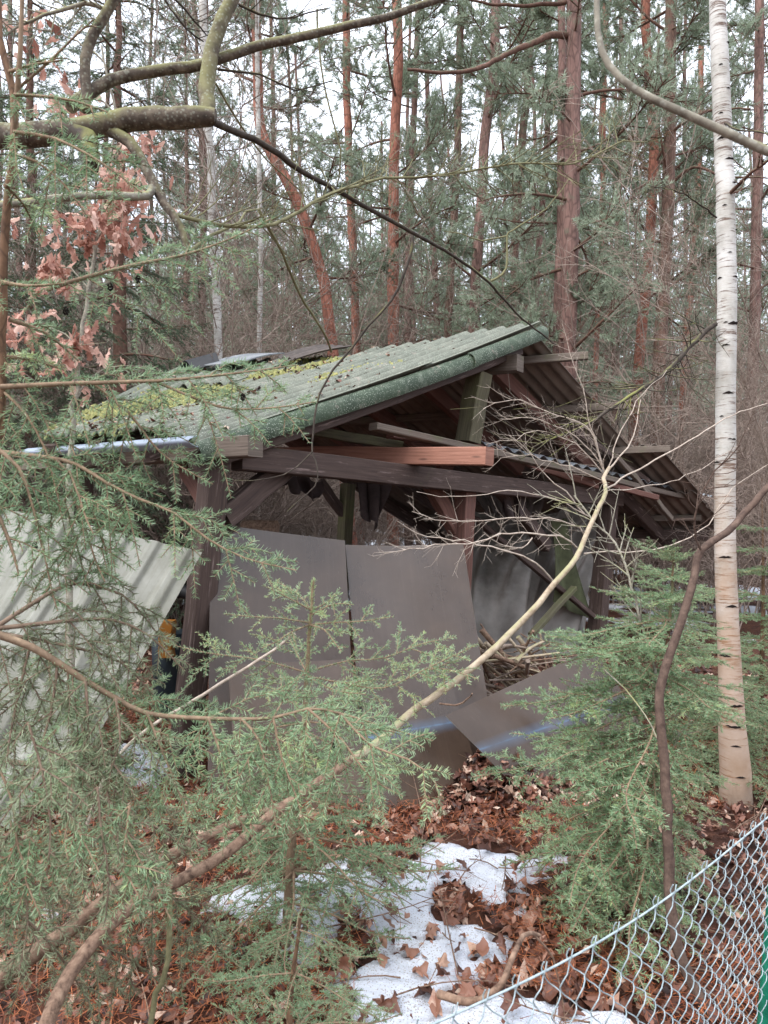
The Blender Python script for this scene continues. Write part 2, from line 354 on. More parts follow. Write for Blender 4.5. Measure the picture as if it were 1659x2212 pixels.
def wood(name, stops, green=None, galpha=(.55, .7), rough=.75, wear=None):
    x = N(name); co = x.co((2.2, 55, 55), 'UV'); f = x.noise(co, 1., 6, .7, .6); c = x.ramp(f, stops)
    b_ = x.noise(x.co((1, 1, 1)), 3.2, 4); c = x.mix(x.ramp(b_, [(.35, (0, 0, 0)), (.7, (120, 120, 120))]), c, tuple(int(v * .62) for v in stops[0][1]))
    if wear: c = x.mix(x.ramp(x.noise(x.co((.7, 9, 1), 'UV'), 3, 5, .7), [(.58, (0, 0, 0)), (.66, (220, 220, 220))]), c, wear)
    if green:
        a = x.math('ADD', x.noise(x.co(), 4, 5), x.math('MULTIPLY', x.nz(), .08)); c = x.mix(x.ramp(a, [(galpha[0], (0, 0, 0)), (galpha[1], (210, 210, 210))]), c, green)
    kn = x.vor(x.co((2.2, 9, 1), 'UV'), 1.0); c = x.mix(x.ramp(kn, [(.05, (200, 200, 200)), (.12, (0, 0, 0))]), c, (46, 34, 30))
    ck = x.noise(x.co((1.1, 34, 1), 'UV'), 1.4, 3, .5, .8); c = x.mix(x.ramp(ck, [(.66, (0, 0, 0)), (.69, (170, 170, 170)), (.72, (0, 0, 0))]), c, (34, 26, 24))
    x.bump(f, .003, .6); return x.fin(c, rough, .3)
w_dark = wood('stained_timber', [(.3, (58, 46, 42)), (.55, (80, 65, 59)), (.8, (104, 88, 80))], green=(84, 84, 60), galpha=(.66, .82), wear=(140, 122, 116))
w_old = wood('weathered_timber', [(.3, (76, 66, 58)), (.55, (112, 100, 90)), (.8, (140, 130, 118))], green=(94, 98, 66), galpha=(.56, .76))
w_moss = wood('mossy_timber', [(.3, (66, 62, 48)), (.55, (98, 92, 72)), (.8, (122, 118, 96))], green=(98, 102, 64), galpha=(.46, .72))
w_orange = wood('fresh_timber', [(.3, (128, 88, 72)), (.55, (162, 114, 96)), (.8, (186, 140, 120))], rough=.65)
w_red = wood('red_timber', [(.3, (80, 58, 52)), (.55, (112, 78, 68)), (.8, (134, 100, 88))])
def roof_mat(name, base, dark, under=False, wave=0):
    x = N(name); co = x.co(); n = x.noise(co, 3.5, 5); c = x.ramp(n, [(.3, dark), (.7, base)])
    d = x.noise(x.co((1, 1, 1)), 14, 5, .7); c = x.mix(x.ramp(d, [(.5, (0, 0, 0)), (.75, (150, 150, 150))]), c, (142, 146, 132) if not under else (112, 102, 92))
    if not under:
        v = x.vor(co, 95); n2 = x.noise(co, 4, 4); v = x.math('ADD', v, x.math('MULTIPLY', n2, -.34))
        c = x.mix(x.ramp(v, [(.0, (200, 200, 200)), (.07, (0, 0, 0))]), c, (196, 204, 186))
        p = x.noise(co, 9, 6, .7); c = x.mix(x.ramp(p, [(.6, (0, 0, 0)), (.72, (180, 180, 180))]), c, (176, 156, 146))
    if wave:                                 # valleys painted darker: lying silt and needles, plus groove shade in the colour
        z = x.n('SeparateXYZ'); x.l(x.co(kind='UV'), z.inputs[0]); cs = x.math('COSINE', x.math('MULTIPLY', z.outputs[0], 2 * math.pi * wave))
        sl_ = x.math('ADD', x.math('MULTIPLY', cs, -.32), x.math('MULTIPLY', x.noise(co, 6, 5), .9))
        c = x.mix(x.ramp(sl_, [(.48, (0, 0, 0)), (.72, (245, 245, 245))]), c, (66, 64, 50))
    x.bump(d, .003, .4); return x.fin(c, .62, .35)
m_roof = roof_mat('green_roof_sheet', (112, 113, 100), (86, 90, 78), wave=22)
m_verge = roof_mat('dark_green_verge', (60, 74, 54), (44, 56, 40))
m_roof_d = roof_mat('dark_brown_roof_sheet', (78, 68, 62), (54, 46, 42), True)
m_roof_u = roof_mat('brown_roof_sheet', (124, 112, 102), (90, 80, 72), True)
m_slate = roof_mat('grey_roof_sheet', (122, 125, 130), (94, 97, 102))
m_zinc = N('zinc').fin((136, 146, 160), .5, .5)
m_black = N('black_rubber').fin((30, 30, 32), .6, .4)
m_moss = leafmat('moss', [(0, (78, 80, 44)), (.5, (118, 118, 66)), (1, (156, 150, 92))], .1)
def smoked(name, tint=(69, 57, 49), streak=None):
    x = N(name); co = x.co(kind='UV'); n = x.noise(x.co((3, 3, 3)), 1.3, 4)
    c = x.ramp(n, [(.3, tuple(int(v * .9) for v in tint)), (.7, tuple(min(255, int(v * 1.1)) for v in tint))])
    v = x.vor(x.co(), 26); c = x.mix(x.ramp(v, [(.03, (150, 150, 150)), (.05, (0, 0, 0))]), c, (130, 120, 112))
    dirt_refl = x.noise(x.co((1, 1, 1)), 6, 6, .7); z = x.n('SeparateXYZ'); x.l(co, z.inputs[0])
    low = x.math('ADD', x.math('MULTIPLY', z.outputs[1], -.9), dirt_refl)
    c = x.mix(x.ramp(low, [(0, (0, 0, 0)), (.8, (120, 120, 120))]), c, (136, 108, 90))  # foot painted browner: reflection of the leafy ground put into the colour, with dirt
    run = x.noise(x.co((16, .8, 1), 'UV'), 1.5, 5, .7); c = x.mix(x.ramp(run, [(.5, (0, 0, 0)), (.78, (80, 80, 80))]), c, (128, 116, 104))
    scr = x.noise(x.co((40, 2.5, 1), 'UV'), 2.0, 2, .5, 2.); c = x.mix(x.ramp(scr, [(.70, (0, 0, 0)), (.72, (120, 120, 120)), (.74, (0, 0, 0))]), c, (150, 142, 134))
    if streak:
        a, b, wd = streak; ln = x.math('SUBTRACT', z.outputs[1], x.math('ADD', x.math('MULTIPLY', z.outputs[0], b), a))
        ln = x.math('ADD', x.math('ABSOLUTE', ln), x.math('MULTIPLY', x.noise(co, 9, 4), wd * .9))
        c = x.mix(x.ramp(x.math('DIVIDE', ln, wd * 2), [(.05, (200, 200, 200)), (.3, (110, 110, 110)), (.95, (0, 0, 0))]), c, (112, 160, 202))
    e = x.attr(); c = x.mix(x.ramp(e, [(.9, (0, 0, 0)), (.94, (255, 255, 255))]), c, (150, 150, 142))  # sheet edges painted pale, their highlight put into the colour
    x.l(x.ramp(dirt_refl, [(.3, (70, 70, 70)), (.75, (120, 120, 120))]), x.b.inputs['Roughness'])
    x.fin(c, .3, .46); x.l(x.ramp(dirt_refl, [(.3, (104, 104, 104)), (.75, (146, 146, 146))]), x.b.inputs['Roughness'])
    x.b.inputs['Alpha'].default_value = .93; return x.m
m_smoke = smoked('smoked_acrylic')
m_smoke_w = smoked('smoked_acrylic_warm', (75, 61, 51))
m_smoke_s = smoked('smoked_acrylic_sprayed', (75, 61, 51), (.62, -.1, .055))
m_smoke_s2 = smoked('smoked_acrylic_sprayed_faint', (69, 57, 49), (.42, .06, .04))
def pale():
    x = N('fibreglass'); n = x.noise(x.co((1, 1, 1)), 4, 6, .65)
    c = x.ramp(n, [(.3, (148, 148, 134)), (.6, (180, 180, 170)), (.8, (200, 200, 192))])
    d = x.noise(x.co((14, 2, 1), 'UV'), 2, 5, .7); c = x.mix(x.ramp(d, [(.5, (0, 0, 0)), (.76, (170, 170, 170))]), c, (118, 118, 96))
    x.bump(x.noise(x.co(), 160, 2), .001, .3); x.b.inputs['Alpha'].default_value = .82
    return x.fin(c, .42, .4, .35)
m_pale = pale()
def tarpm():
    x = N('tarpaulin'); zz = x.n('SeparateXYZ'); x.l(x.co(kind='UV'), zz.inputs[0]); n = x.noise(x.co(), 2.5, 5, .6); c = x.ramp(n, [(.3, (150, 142, 134)), (.55, (188, 181, 173)), (.75, (212, 206, 200))])
    a = x.noise(x.co((1, 1, .6)), 1.7, 5); c = x.mix(x.ramp(a, [(.6, (0, 0, 0)), (.78, (130, 130, 130))]), c, (110, 106, 84)); dg = x.math('ADD', x.math('MULTIPLY', x.math('SUBTRACT', zz.outputs[1], zz.outputs[0]), .55), x.math('MULTIPLY', x.noise(x.co(), 3.5, 5), .8)); c = x.mix(x.ramp(dg, [(.42, (0, 0, 0)), (.66, (215, 215, 215))]), c, (84, 78, 66)); return x.fin(c, .4, .45, .5)
m_tarp = tarpm()
m_rag = bark('dark_cloth', [(.3, (44, 36, 34)), (.6, (66, 54, 52)), (.8, (84, 70, 66))], 8, (1, 1, 1), .004, crack=0)
m_wire = bark('galvanised_wire', [(.3, (122, 136, 140)), (.55, (160, 174, 178)), (.8, (190, 202, 204))], 60, (1, 1, 1), .0006, rough=.42, crack=0)
m_greenpost = bark('green_coated_steel', [(.3, (14, 84, 66)), (.6, (20, 106, 82)), (.8, (40, 120, 96))], 20, (1, 1, 1), .0005, rough=.4, crack=0)
def snowm():
    x = N('snow'); co = x.co(); n = x.noise(co, 3, 5); c = x.ramp(n, [(.3, (198, 203, 214)), (.5, (222, 226, 235)), (.7, (234, 237, 243))])
    v = x.vor(co, 110); m = x.noise(co, 6, 4); v = x.math('ADD', v, x.math('MULTIPLY', m, -.5)); c = x.mix(x.ramp(v, [(.0, (210, 210, 210)), (.07, (0, 0, 0))]), c, (150, 132, 118))
    ed = x.math('ADD', x.attr(), x.math('MULTIPLY', x.math('SUBTRACT', x.noise(co, 18, 5, .7), .5), 1.1)); c = x.mix(x.ramp(ed, [(.12, (190, 190, 190)), (.5, (0, 0, 0))]), c, (128, 112, 104))
    h = x.math('ADD', x.noise(co, 40, 5, .7), x.math('MULTIPLY', x.noise(co, 220, 2), .4)); x.bump(h, .02, .9); return x.fin(c, .5, .35)
m_snow = snowm()
def soilm():
    x = N('forest_floor'); co = x.co(); n = x.noise(co, 7, 7, .7); c = x.ramp(n, [(.3, (50, 32, 25)), (.5, (82, 50, 37)), (.65, (110, 72, 54)), (.8, (128, 92, 72))])
    n2 = x.noise(co, 38, 5, .7); c = x.mix(x.ramp(n2, [(.4, (160, 160, 160)), (.6, (0, 0, 0))]), c, (44, 28, 22))
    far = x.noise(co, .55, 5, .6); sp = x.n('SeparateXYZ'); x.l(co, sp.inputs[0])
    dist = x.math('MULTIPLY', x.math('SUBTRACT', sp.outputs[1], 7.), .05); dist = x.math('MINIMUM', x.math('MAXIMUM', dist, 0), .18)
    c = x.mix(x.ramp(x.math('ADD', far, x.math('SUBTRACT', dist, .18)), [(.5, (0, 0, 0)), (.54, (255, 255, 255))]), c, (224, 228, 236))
    x.bump(x.math('ADD', n, n2), .03, .8); return x.fin(c, .85, .25)
m_soil = soilm()

# ------------------------------------------------------------------ ground, snow
def gz(x, y):
    x, y = np.asarray(x, float), np.asarray(y, float)
    near = np.clip((y - 1.) / 3, 0, 1)
    h = (fbm(x * .9, y * .9, 4, 3) - .5) * .14 + (fbm(x * 5, y * 5, 3, 5) - .5) * .03
    far = np.clip((y - 9) / 40, 0, 1)
    return h + (fbm(x * .12, y * .12, 3, 9) - .5) * 1.6 * far + far * .9
xs = np.concatenate([-np.geomspace(300, 5, 30), np.linspace(-4.6, 5.6, 230), np.geomspace(6, 300, 30)])
ys = np.concatenate([np.linspace(-60, .2, 12), np.linspace(.6, 9, 190), np.geomspace(9.2, 500, 60)])
gx, gy = np.meshgrid(xs, ys, indexing='ij'); ni, nj = gx.shape
ii = np.arange(ni - 1)[:, None] * nj + np.arange(nj - 1)[None]
gf = np.stack([ii, ii + nj, ii + nj + 1, ii + 1], -1).reshape(-1, 4)
mb = MB(); mb.add(np.stack([gx.ravel(), gy.ravel(), gz(gx.ravel(), gy.ravel())], 1), gf)
ground = tag(part('ground', mb, m_soil, None), kind='structure')

def inpoly(x, y, poly):
    c = np.zeros(x.shape, bool); d = np.full(x.shape, 9.)
    for (x0, y0), (x1, y1) in zip(poly, np.roll(poly, -1, 0)):
        c ^= ((y0 > y) != (y1 > y)) & (x < (x1 - x0) * (y - y0) / (y1 - y0 + 1e-12) + x0)
        t = np.clip(((x - x0) * (x1 - x0) + (y - y0) * (y1 - y0)) / ((x1 - x0) ** 2 + (y1 - y0) ** 2 + 1e-9), 0, 1)
        d = np.minimum(d, np.hypot(x - x0 - t * (x1 - x0), y - y0 - t * (y1 - y0)))
    return np.where(c, d, -d)
snow_px = [[(640, 1900), (740, 1850), (820, 1812), (900, 1835), (1000, 1838), (1185, 1862), (1120, 1905), (1085, 1945), (1010, 1985), (1115, 2030), (1090, 2080), (1140, 2110), (1230, 2130), (1400, 2230), (1500, 2600), (760, 2600), (800, 2250), (790, 2150), (740, 2060), (640, 2010), (480, 1990), (420, 1950), (520, 1915)],
           [(250, 1640), (330, 1610), (420, 1640), (360, 1690), (270, 1690)], [(60, 1900), (120, 1880), (180, 1910), (120, 1950)],
           [(0, 1600), (60, 1570), (140, 1590), (80, 1640)]]
def snow_mask(x, y):
    m = np.full(x.shape, -9.)
    for pl in snow_px:
        m = np.maximum(m, inpoly(x, y, np.array([G(*q)[:2] for q in pl])))
    m = m + (fbm(x * 3.2, y * 3.2, 4, 21) - .5) * .34 + (fbm(x * 11, y * 11, 3, 31) - .5) * .14
    return m - np.clip(fbm(x * 3.4 + 3, y * 3.4, 4, 41) - .52, 0, 1) * 2.0 - np.clip(fbm(x * 9 + 7, y * 9, 3, 43) - .6, 0, 1) * 1.0 + .025
sx, sy = np.meshgrid(np.arange(-2.6, 1.9, .0125), np.arange(1.3, 5.4, .0125), indexing='ij')
sm = snow_mask(sx, sy); sh = np.clip(sm * .26, -.018, .018) + (fbm(sx * 14, sy * 14, 3, 51) - .5) * .012 + (fbm(sx * 50, sy * 50, 2, 55) - .5) * .006
sz = gz(sx, sy) + sh; keep = sm > -.06
ci = np.cumsum(keep.ravel()) - 1; nj2 = sx.shape[1]
q = np.arange(sx.shape[0] - 1)[:, None] * nj2 + np.arange(nj2 - 1)[None]
sf = np.stack([q, q + nj2, q + nj2 + 1, q + 1], -1).reshape(-1, 4); sf = sf[keep.ravel()[sf].all(1)]
mb = MB(); mb.add(np.stack([sx, sy, sz], -1).reshape(-1, 3)[keep.ravel()], ci[sf], np.clip(sm.ravel()[keep.ravel()] * 6 + .1, 0, 1))
tag(part('snow', mb, m_snow, None), kind='structure')

# ------------------------------------------------------------------ shed
P1t, P1b = P(468, 985, 4.3), P(394, 1672, 4.3)
g0 = np.array([P1t[0], P1t[1]])
SHED0 = (P1b[0], P1b[1], 0)
shed = thing('open_shed', 'derelict open timber shed with a sagging green corrugated roof and dark stained posts', 'shed', SHED0)
r = np.random.default_rng(11)
def timber(name, p0, p1, w_, h_, mat=w_dark, parent=shed, up=(0, 0, 1), label=None, jit=.004, twist=0):
    o = part(name, box_between(p0, p1, w_, h_, up, jit=jit, r=r, twist=twist), mat, parent, smooth=False)
    if label: o['label'] = label
    return o
gd = np.array([.724, .69, 0]); rd = np.array([-.69, .724, 0])
timber('post', P1b, P1t + (0, 0, .05), .145, .145, up=gd)
P2b, P2t = P(1283, 1428, 7.7), P(1316, 1080, 7.7)
timber('post', P2b, P2t, .16, .16, up=gd)
timber('post', P(978, 1520, 6.05), P(1008, 1030, 6.05), .14, .14, w_red, up=gd)
timber('post', P(160, 1600, 5.0), P(176, 990, 5.0), .14, .14, up=gd)
timber('post', P(728, 1400, 8.4), P(752, 1045, 8.4), .14, .14, w_moss, up=gd, label='greenish far post under the roof')
timber('tie_beam', P(512, 988, 4.42), P(1335, 1078, 7.8), .14, .165)
timber('wall_plate', P(552, 964, 4.05), P(60, 1000, 5.3), .13, .125, w_old)
timber('wall_plate', P(1530, 1158, 8.7), P(1000, 1140, 9.9), .13, .13)
timber('brace', P(482, 1118, 4.38), P(618, 1006, 4.78), .1, .15)
timber('brace', P(452, 1090, 4.42), P(392, 985, 4.7), .1, .12, w_red)
timber('brace', P(985, 1145, 6.08), P(930, 1045, 5.9), .1, .13, w_red)
timber('brace', P(1180, 1180, 7.2), P(1075, 1050, 6.45), .1, .13)
timber('brace', P(742, 1110, 8.38), P(690, 1040, 8.2), .09, .11)
timber('king_post', P(1011, 955, 6.12), P(1036, 806, 6.12), .17, .17, w_moss, up=gd, label='mossy upright carrying the ridge timber')
timber('ridge_purlin', P(1124, 785, 6.2), P(760, 822, 7.35), .14, .15, w_old)
# left roof slope (seen from above): eave front, eave back, ridge back, ridge front
EL0, EL1, RL0, RL1 = P(425, 945, 4.12), P(78, 936, 4.75), P(1152, 724, 6.4), P(398, 797, 7.6)
fl = bil(EL0, EL1, RL1, RL0)
NW = 22
def left_base(u, v, e=0.):
    p = fl(u, v); p[:, 2] += -.10 * np.sin(np.pi * v) * (1 - u) ** 2 * .6 + .03 * np.sin(5 * u + 2 * v) - .05 * np.exp(-u / .12) * np.exp(-v / .2)
    return p
def left_roof(u, v):
    p = left_base(u, v)
    a = .019 + .012 * v
    p[:, 2] += a * np.cos(2 * np.pi * u * NW) 
    return p
rf_rows = [(0, .60), (.575, 1.)]
for k, (v0, v1) in enumerate(rf_rows):
    cols = [(-.004, .212), (.208, .426), (.422, .634), (.63, .85), (.845, 1.0)]
    for j, (u0, u1) in enumerate(cols):
        off = np.array([r.normal() * .004, r.normal() * .004, .008 * (k % 2) + .010 * (j % 2) + (.012 if k == 1 and j == 0 else 0)])
        dv = r.normal() * .008; tl = r.normal() * .006
        vv0 = v0 + (dv if k else r.normal() * .006); vv1 = v1 + (r.normal() * .018 if k == 1 else 0)
        fn = lambda u, v, o=off, tl=tl, a=v0: left_roof(u, v) + o + np.array([0, 0, 1.])[None] * (tl * (v - a) * 6)[:, None]
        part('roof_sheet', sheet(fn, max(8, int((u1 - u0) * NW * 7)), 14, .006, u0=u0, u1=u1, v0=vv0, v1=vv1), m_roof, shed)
# verge: bent-down edge sheet along the gable
def verge(u, v):
    a = u * R(115); p = left_base(np.zeros_like(u), v); out_ = -nrm((RL1 - RL0)[None])[0]
    return p + out_[None] * (np.sin(a) * .07)[:, None] + np.array([0, 0, 1.])[None] * ((np.cos(a) - 1) * .085 + .024)[:, None]
for v0, v1, o in ((-.01, .74, 0), (.72, 1.03, .012)):
    fn = lambda u, v, o=o: verge(u, v) + np.array([o, -o, o])
    part('verge_sheet', sheet(fn, 8, 26, .006, v0=v0, v1=v1), m_verge, shed)
# right roof slope (seen from below)
R0, E0 = P(1157, 738, 6.5), P(1536, 1147, 8.9); RV = (RL1 - RL0) * .97
fr = bil(R0, R0 + RV, E0 + RV, E0)
def right_base(u, v):
    p = fr(u, v); p[:, 2] += -.03 * np.sin(np.pi * np.clip(v, 0, 1)) * (1 - .6 * u) - .05 * np.sin(5 * u + 1) * v; return p
def right_roof(u, v):
    p = right_base(u, v); p[:, 2] += .018 * np.cos(2 * np.pi * u * 30); return p
for k, (v0, v1) in enumerate([(0, .27), (.25, .50), (.46, .76), (.73, 1.)]):
    for j in range(5):
        u0, u1 = j * .2 - .004 - (.075 if j == 0 and k > 1 else 0), (j + 1) * .2 + .004
        o = np.array([r.normal() * .02, r.normal() * .02, .012 * ((k + j) % 2) + r.normal() * .012]) + (RV / np.linalg.norm(RV) * r.normal() * .03 if j == 0 else 0)
        fn = lambda u, v, o=o: right_roof(u, v) + o
        part('roof_sheet', sheet(fn, 48, 8, .006, u0=u0, u1=u1, v0=v0, v1=v1 + (r.normal() * .012 if k == 3 else 0)), m_roof_u, shed)
def on(fn, u, v, dz=0): return fn(np.array([float(u)]), np.array([float(v)]))[0] + (0, 0, dz)
for u in (.13, .35, .58, .8, .97):
    timber('rafter', on(right_base, u, -.02, -.13), on(right_base, u, .5, -.13), .09, .15, w_red if u > .1 else w_dark)
    timber('rafter', on(right_base, u, .5, -.132), on(right_base, u, 1.0, -.13), .09, .15)
for u in (.03, .3, .6, .9):
    timber('rafter', on(left_base, u, .0, -.12), on(left_base, u, .5, -.12), .09, .14)
    timber('rafter', on(left_base, u, .5, -.122), on(left_base, u, .985, -.12), .09, .14)
rvn = RV / np.linalg.norm(RV)
for v, out_ in ((.05, .38), (.25, .36), (.455, .42), (.86, .1)):
    timber('purlin', on(right_base, 0, v, -.04) - rvn * out_, on(right_base, 1, v, -.04), .06, .075, w_old)
for v in (.2, .5, .8):
    timber('purlin', on(left_base, .01, v, -.045), on(left_base, .99, v, -.045), .055, .05)
for q4, lab in (([(1010, 1058, 6.9), (1180, 1072, 7.4), (1170, 1110, 7.3), (1040, 1098, 6.9)], None),):
    fq_ = bil(*[P(*q_) for q_ in (q4[3], q4[2], q4[1], q4[0])])
    fn = lambda u, v, f=fq_: f(u, v) + np.stack([0 * u, .02 * np.cos(u * 2 * np.pi * 7), -.05 * np.sin(3 * u) + .03 * np.cos(u * 2 * np.pi * 7) * (1.1 - v)], 1)
    o = part('roof_sheet', sheet(fn, 60, 8, .006), m_roof_d, shed); o['label'] = 'broken sheet hanging below the tie beam'
for pa, pb, m_ in ((P(1330, 985, 7.3), P(1450, 1120, 8.0), w_old), (P(1180, 1010, 6.9), P(1420, 1075, 7.6), w_red), (P(1240, 930, 7.0), P(1400, 1040, 7.9), w_dark), (P(1090, 985, 6.5), P(1290, 1050, 7.2), w_red)):
    timber('batten', pa, pb, .05, .06, m_, jit=.01)
gut = P(428, 957, 3.98); gut2 = P(60, 982, 4.95)
mbg = MB(); gl = gut2 - gut
for (a0, a1) in (((0, 0, .045), (0, 0, -.02)),):
    fn = lambda u, v: gut[None] + gl[None] * u[:, None] + np.stack([-.05 * np.sin(v * np.pi), -.03 * np.sin(v * np.pi), .045 - .07 * v], 1)
part('gutter', sheet(fn, 20, 6, .003), m_zinc, shed)
# moss cushions and blown leaves on the roof
def cushions(u, v, rad, hgt, mb, fn, tintbase):
    p = fn(u, v); n = 6; a = np.arange(n) / n * 2 * np.pi
    V = np.zeros((len(u), n + 1, 3)); V[:, :n, 0] = p[:, None, 0] + np.cos(a) * rad[:, None]; V[:, :n, 1] = p[:, None, 1] + np.sin(a) * rad[:, None]
    e = 1e-3; sl_ = (fn(u, v + e) - p) / e; sl_u = (fn(u + e, v) - p) / e
    M_ = np.stack([sl_u[:, :2], sl_[:, :2]], -1); inv = np.linalg.inv(M_)
    gzv = np.einsum('ni,nij->nj', np.stack([sl_u[:, 2], sl_[:, 2]], 1), inv)
    V[:, :n, 2] = p[:, None, 2] + gzv[:, None, 0] * np.cos(a) * rad[:, None] + gzv[:, None, 1] * np.sin(a) * rad[:, None] - .004
    V[:, n] = p + np.stack([0 * hgt, 0 * hgt, hgt], 1)
    b = np.arange(len(u))[:, None] * (n + 1); j = np.arange(n)[None]
    f = np.stack([b + j, b + (j + 1) % n, b + n + 0 * j], -1).reshape(-1, 3)
    mb.add(V.reshape(-1, 3), f, np.repeat(tintbase, n + 1))
Nm = 60000; u = r.random(Nm); v = r.random(Nm)
den = fbm(u * 5, v * 7, 4, 61) + .16 * np.exp(-((v - .45 - .25 * (1 - u)) / .2) ** 2) - .4 * (u < .1) - .2 * np.clip(v - .8, 0, 1)
den = den - .10 * np.cos(2 * np.pi * u * NW) + .05 * u; kp = den > .655; u, v = u[kp][:7000], v[kp][:7000]
mb = MB(); cushions(u, v, .012 + .014 * r.random(len(u)), .012 + .014 * r.random(len(u)), mb, lambda a, b: left_roof(a, b) + (0, 0, .014), .3 + .6 * r.random(len(u)))
tag(part('moss', mb, m_moss, shed), kind='stuff')

# ---- leaf shapes
def leaf_shape(kind, r):
    if kind == 'beech': ang = np.arange(12) * 30. - 90; rad = np.array([.95, .66, .54, .52, .58, .72, 1.15, .72, .58, .52, .54, .66])
    elif kind == 'maple': ang = np.array([-90, -70, -48, -20, -2, 22, 38, 62, 74, 90, 106, 118, 142, 158, 182, 200, 228, 250]); rad = np.array([.4, .62, .6, .85, .66, .95, .68, .74, .95, 1.08, .95, .74, .68, .95, .66, .85, .6, .62])
    else:
        ang = np.array([-90, -80, -40, -20, 5, 18, 35, 48, 62, 75, 90, 105, 118, 132, 145, 162, 175, 200, 220, 260]); rad = np.array([1., .82, .36, .5, .34, .58, .46, .82, .7, 1.02, 1.1, 1.02, .7, .82, .46, .58, .34, .5, .36, .82])
    a = np.radians(ang); x = np.cos(a) * rad * (1 + .12 * r.normal(size=len(a))); y = np.sin(a) * rad * (1 + .08 * r.normal(size=len(a)))
    k1, k2, k3 = r.normal(size=3) * (.42, .4, .4)
    k1 += .5 * np.sign(k1); y = y + .1 * x
    x = np.append(x, 0); y = np.append(y, 0)
    z = k1 * x * x + k2 * y * y * .6 + k3 * x * y + .12 * r.normal(size=len(x)); z[-1] = -.05
    n = len(a); V = np.stack([x, y, z], 1); midr = V[:n:2] * .5 * (.85 + .3 * r.random((len(V[:n:2]), 1))); midr[:, 2] += .13 * r.normal(size=len(midr)); m_ = len(midr)
    V = np.vstack([V, midr]); j = np.arange(m_); j2 = (j + 1) % m_
    f = np.concatenate([np.stack([0 * j + n, n + 1 + j, n + 1 + j2], 1), np.stack([n + 1 + j, 2 * j, 2 * j + 1], 1), np.stack([n + 1 + j, 2 * j + 1, n + 1 + j2], 1), np.stack([n + 1 + j2, 2 * j + 1, (2 * j + 2) % n], 1)])
    return V, f
LV = [leaf_shape(('maple', 'beech', 'maple', 'oak_', 'beech', 'maple')[k % 6], r) for k in range(12)]; OV = [leaf_shape('oak', r) for _ in range(10)]
def rotmats(n, r, tilt=.5):
    az = r.random(n) * 2 * np.pi; tx = r.normal(size=n) * tilt; ty = r.normal(size=n) * tilt
    c, s = np.cos, np.sin; Z0 = np.zeros(n); Z1 = Z0 + 1
    Rz = np.stack([c(az), -s(az), Z0, s(az), c(az), Z0, Z0, Z0, Z1], 1).reshape(n, 3, 3)
    Rx = np.stack([Z1, Z0, Z0, Z0, c(tx), -s(tx), Z0, s(tx), c(tx)], 1).reshape(n, 3, 3)
    Ry = np.stack([c(ty), Z0, s(ty), Z0, Z1, Z0, -s(ty), Z0, c(ty)], 1).reshape(n, 3, 3)
    return Rx @ Ry @ Rz
def leaf_mass(mb, pos, size, shapes, r, tilt=.5, tint=None):
    n = len(pos); k = r.integers(0, len(shapes), n); M_ = rotmats(n, r, tilt); tn = r.random(n) if tint is None else tint
    for q in range(len(shapes)):
        s_ = np.where(k == q)[0]
        if not len(s_): continue
        V, f = shapes[q]; W = np.einsum('nij,vj->nvi', M_[s_], V) * size[s_, None, None] + pos[s_, None]
        F_ = (f[None] + (np.arange(len(s_)) * len(V))[:, None, None]).reshape(-1, 3)
        mb.add(W.reshape(-1, 3), F_, np.repeat(tn[s_], len(V)))
n = 4000; u = r.random(n); v = r.random(n); kp = fbm(u * 6, v * 6, 3, 77) - .3 * (u < .03) - .14 * np.cos(2 * np.pi * u * NW) > .46; u, v = u[kp][:900], v[kp][:900]
mb = MB(); leaf_mass(mb, left_roof(u, v) + (0, 0, .035), .010 + .022 * r.random(len(u)) ** 1.5, LV, r, .3)
tag(part('roof_leaf', mb, m_litter, shed), kind='stuff')

# ------------------------------------------------------------------ loose things in and around the shed
o = solo('timber_beam', box_between(P(1058, 986, 5.05), P(560, 982, 6.4), .14, .135, r=r), w_orange, P(1058, 986, 5.05), 'orange-brown squared beam jutting out of the gable above the tie beam', 'beam', smooth=False)
o = solo('loose_board', box_between(P(806, 921, 5.15), P(1535, 1086, 8.8), .10, .055, r=r, jit=.012), w_old, P(806, 921, 5.15), 'long grey weathered board sloping across the gable to the right eave', 'board', smooth=False)
o = solo('loose_board', box_between(P(842, 940, 5.6), P(1085, 972, 6.5), .1, .05, r=r), w_red, P(842, 940, 5.6), 'short brown board lying just under the long grey board', 'board', smooth=False)
o = solo('loose_board', box_between(P(640, 925, 5.5), P(868, 964, 5.9), .06, .08, r=r), w_moss, P(640, 925, 5.5), 'moss-green plank slanting behind the orange-brown beam', 'board', smooth=False)
# narrow broken corrugated strip lying on the long board
cA, cB = P(1040, 968, 6.2), P(1540, 1082, 8.75)
def strip(u, v):
    p = cA[None] + (cB - cA)[None] * u[:, None] + np.array([-.2, .24, .09])[None] * v[:, None]
    p[:, 2] += .05 + .02 * np.cos(u * 2 * np.pi * 24) - .03 * v; return p
solo('corrugated_strip', sheet(strip, 150, 4, .005), m_slate, cA, 'narrow grey corrugated strip lying along the sloping board at the right eave', 'roofing sheet')
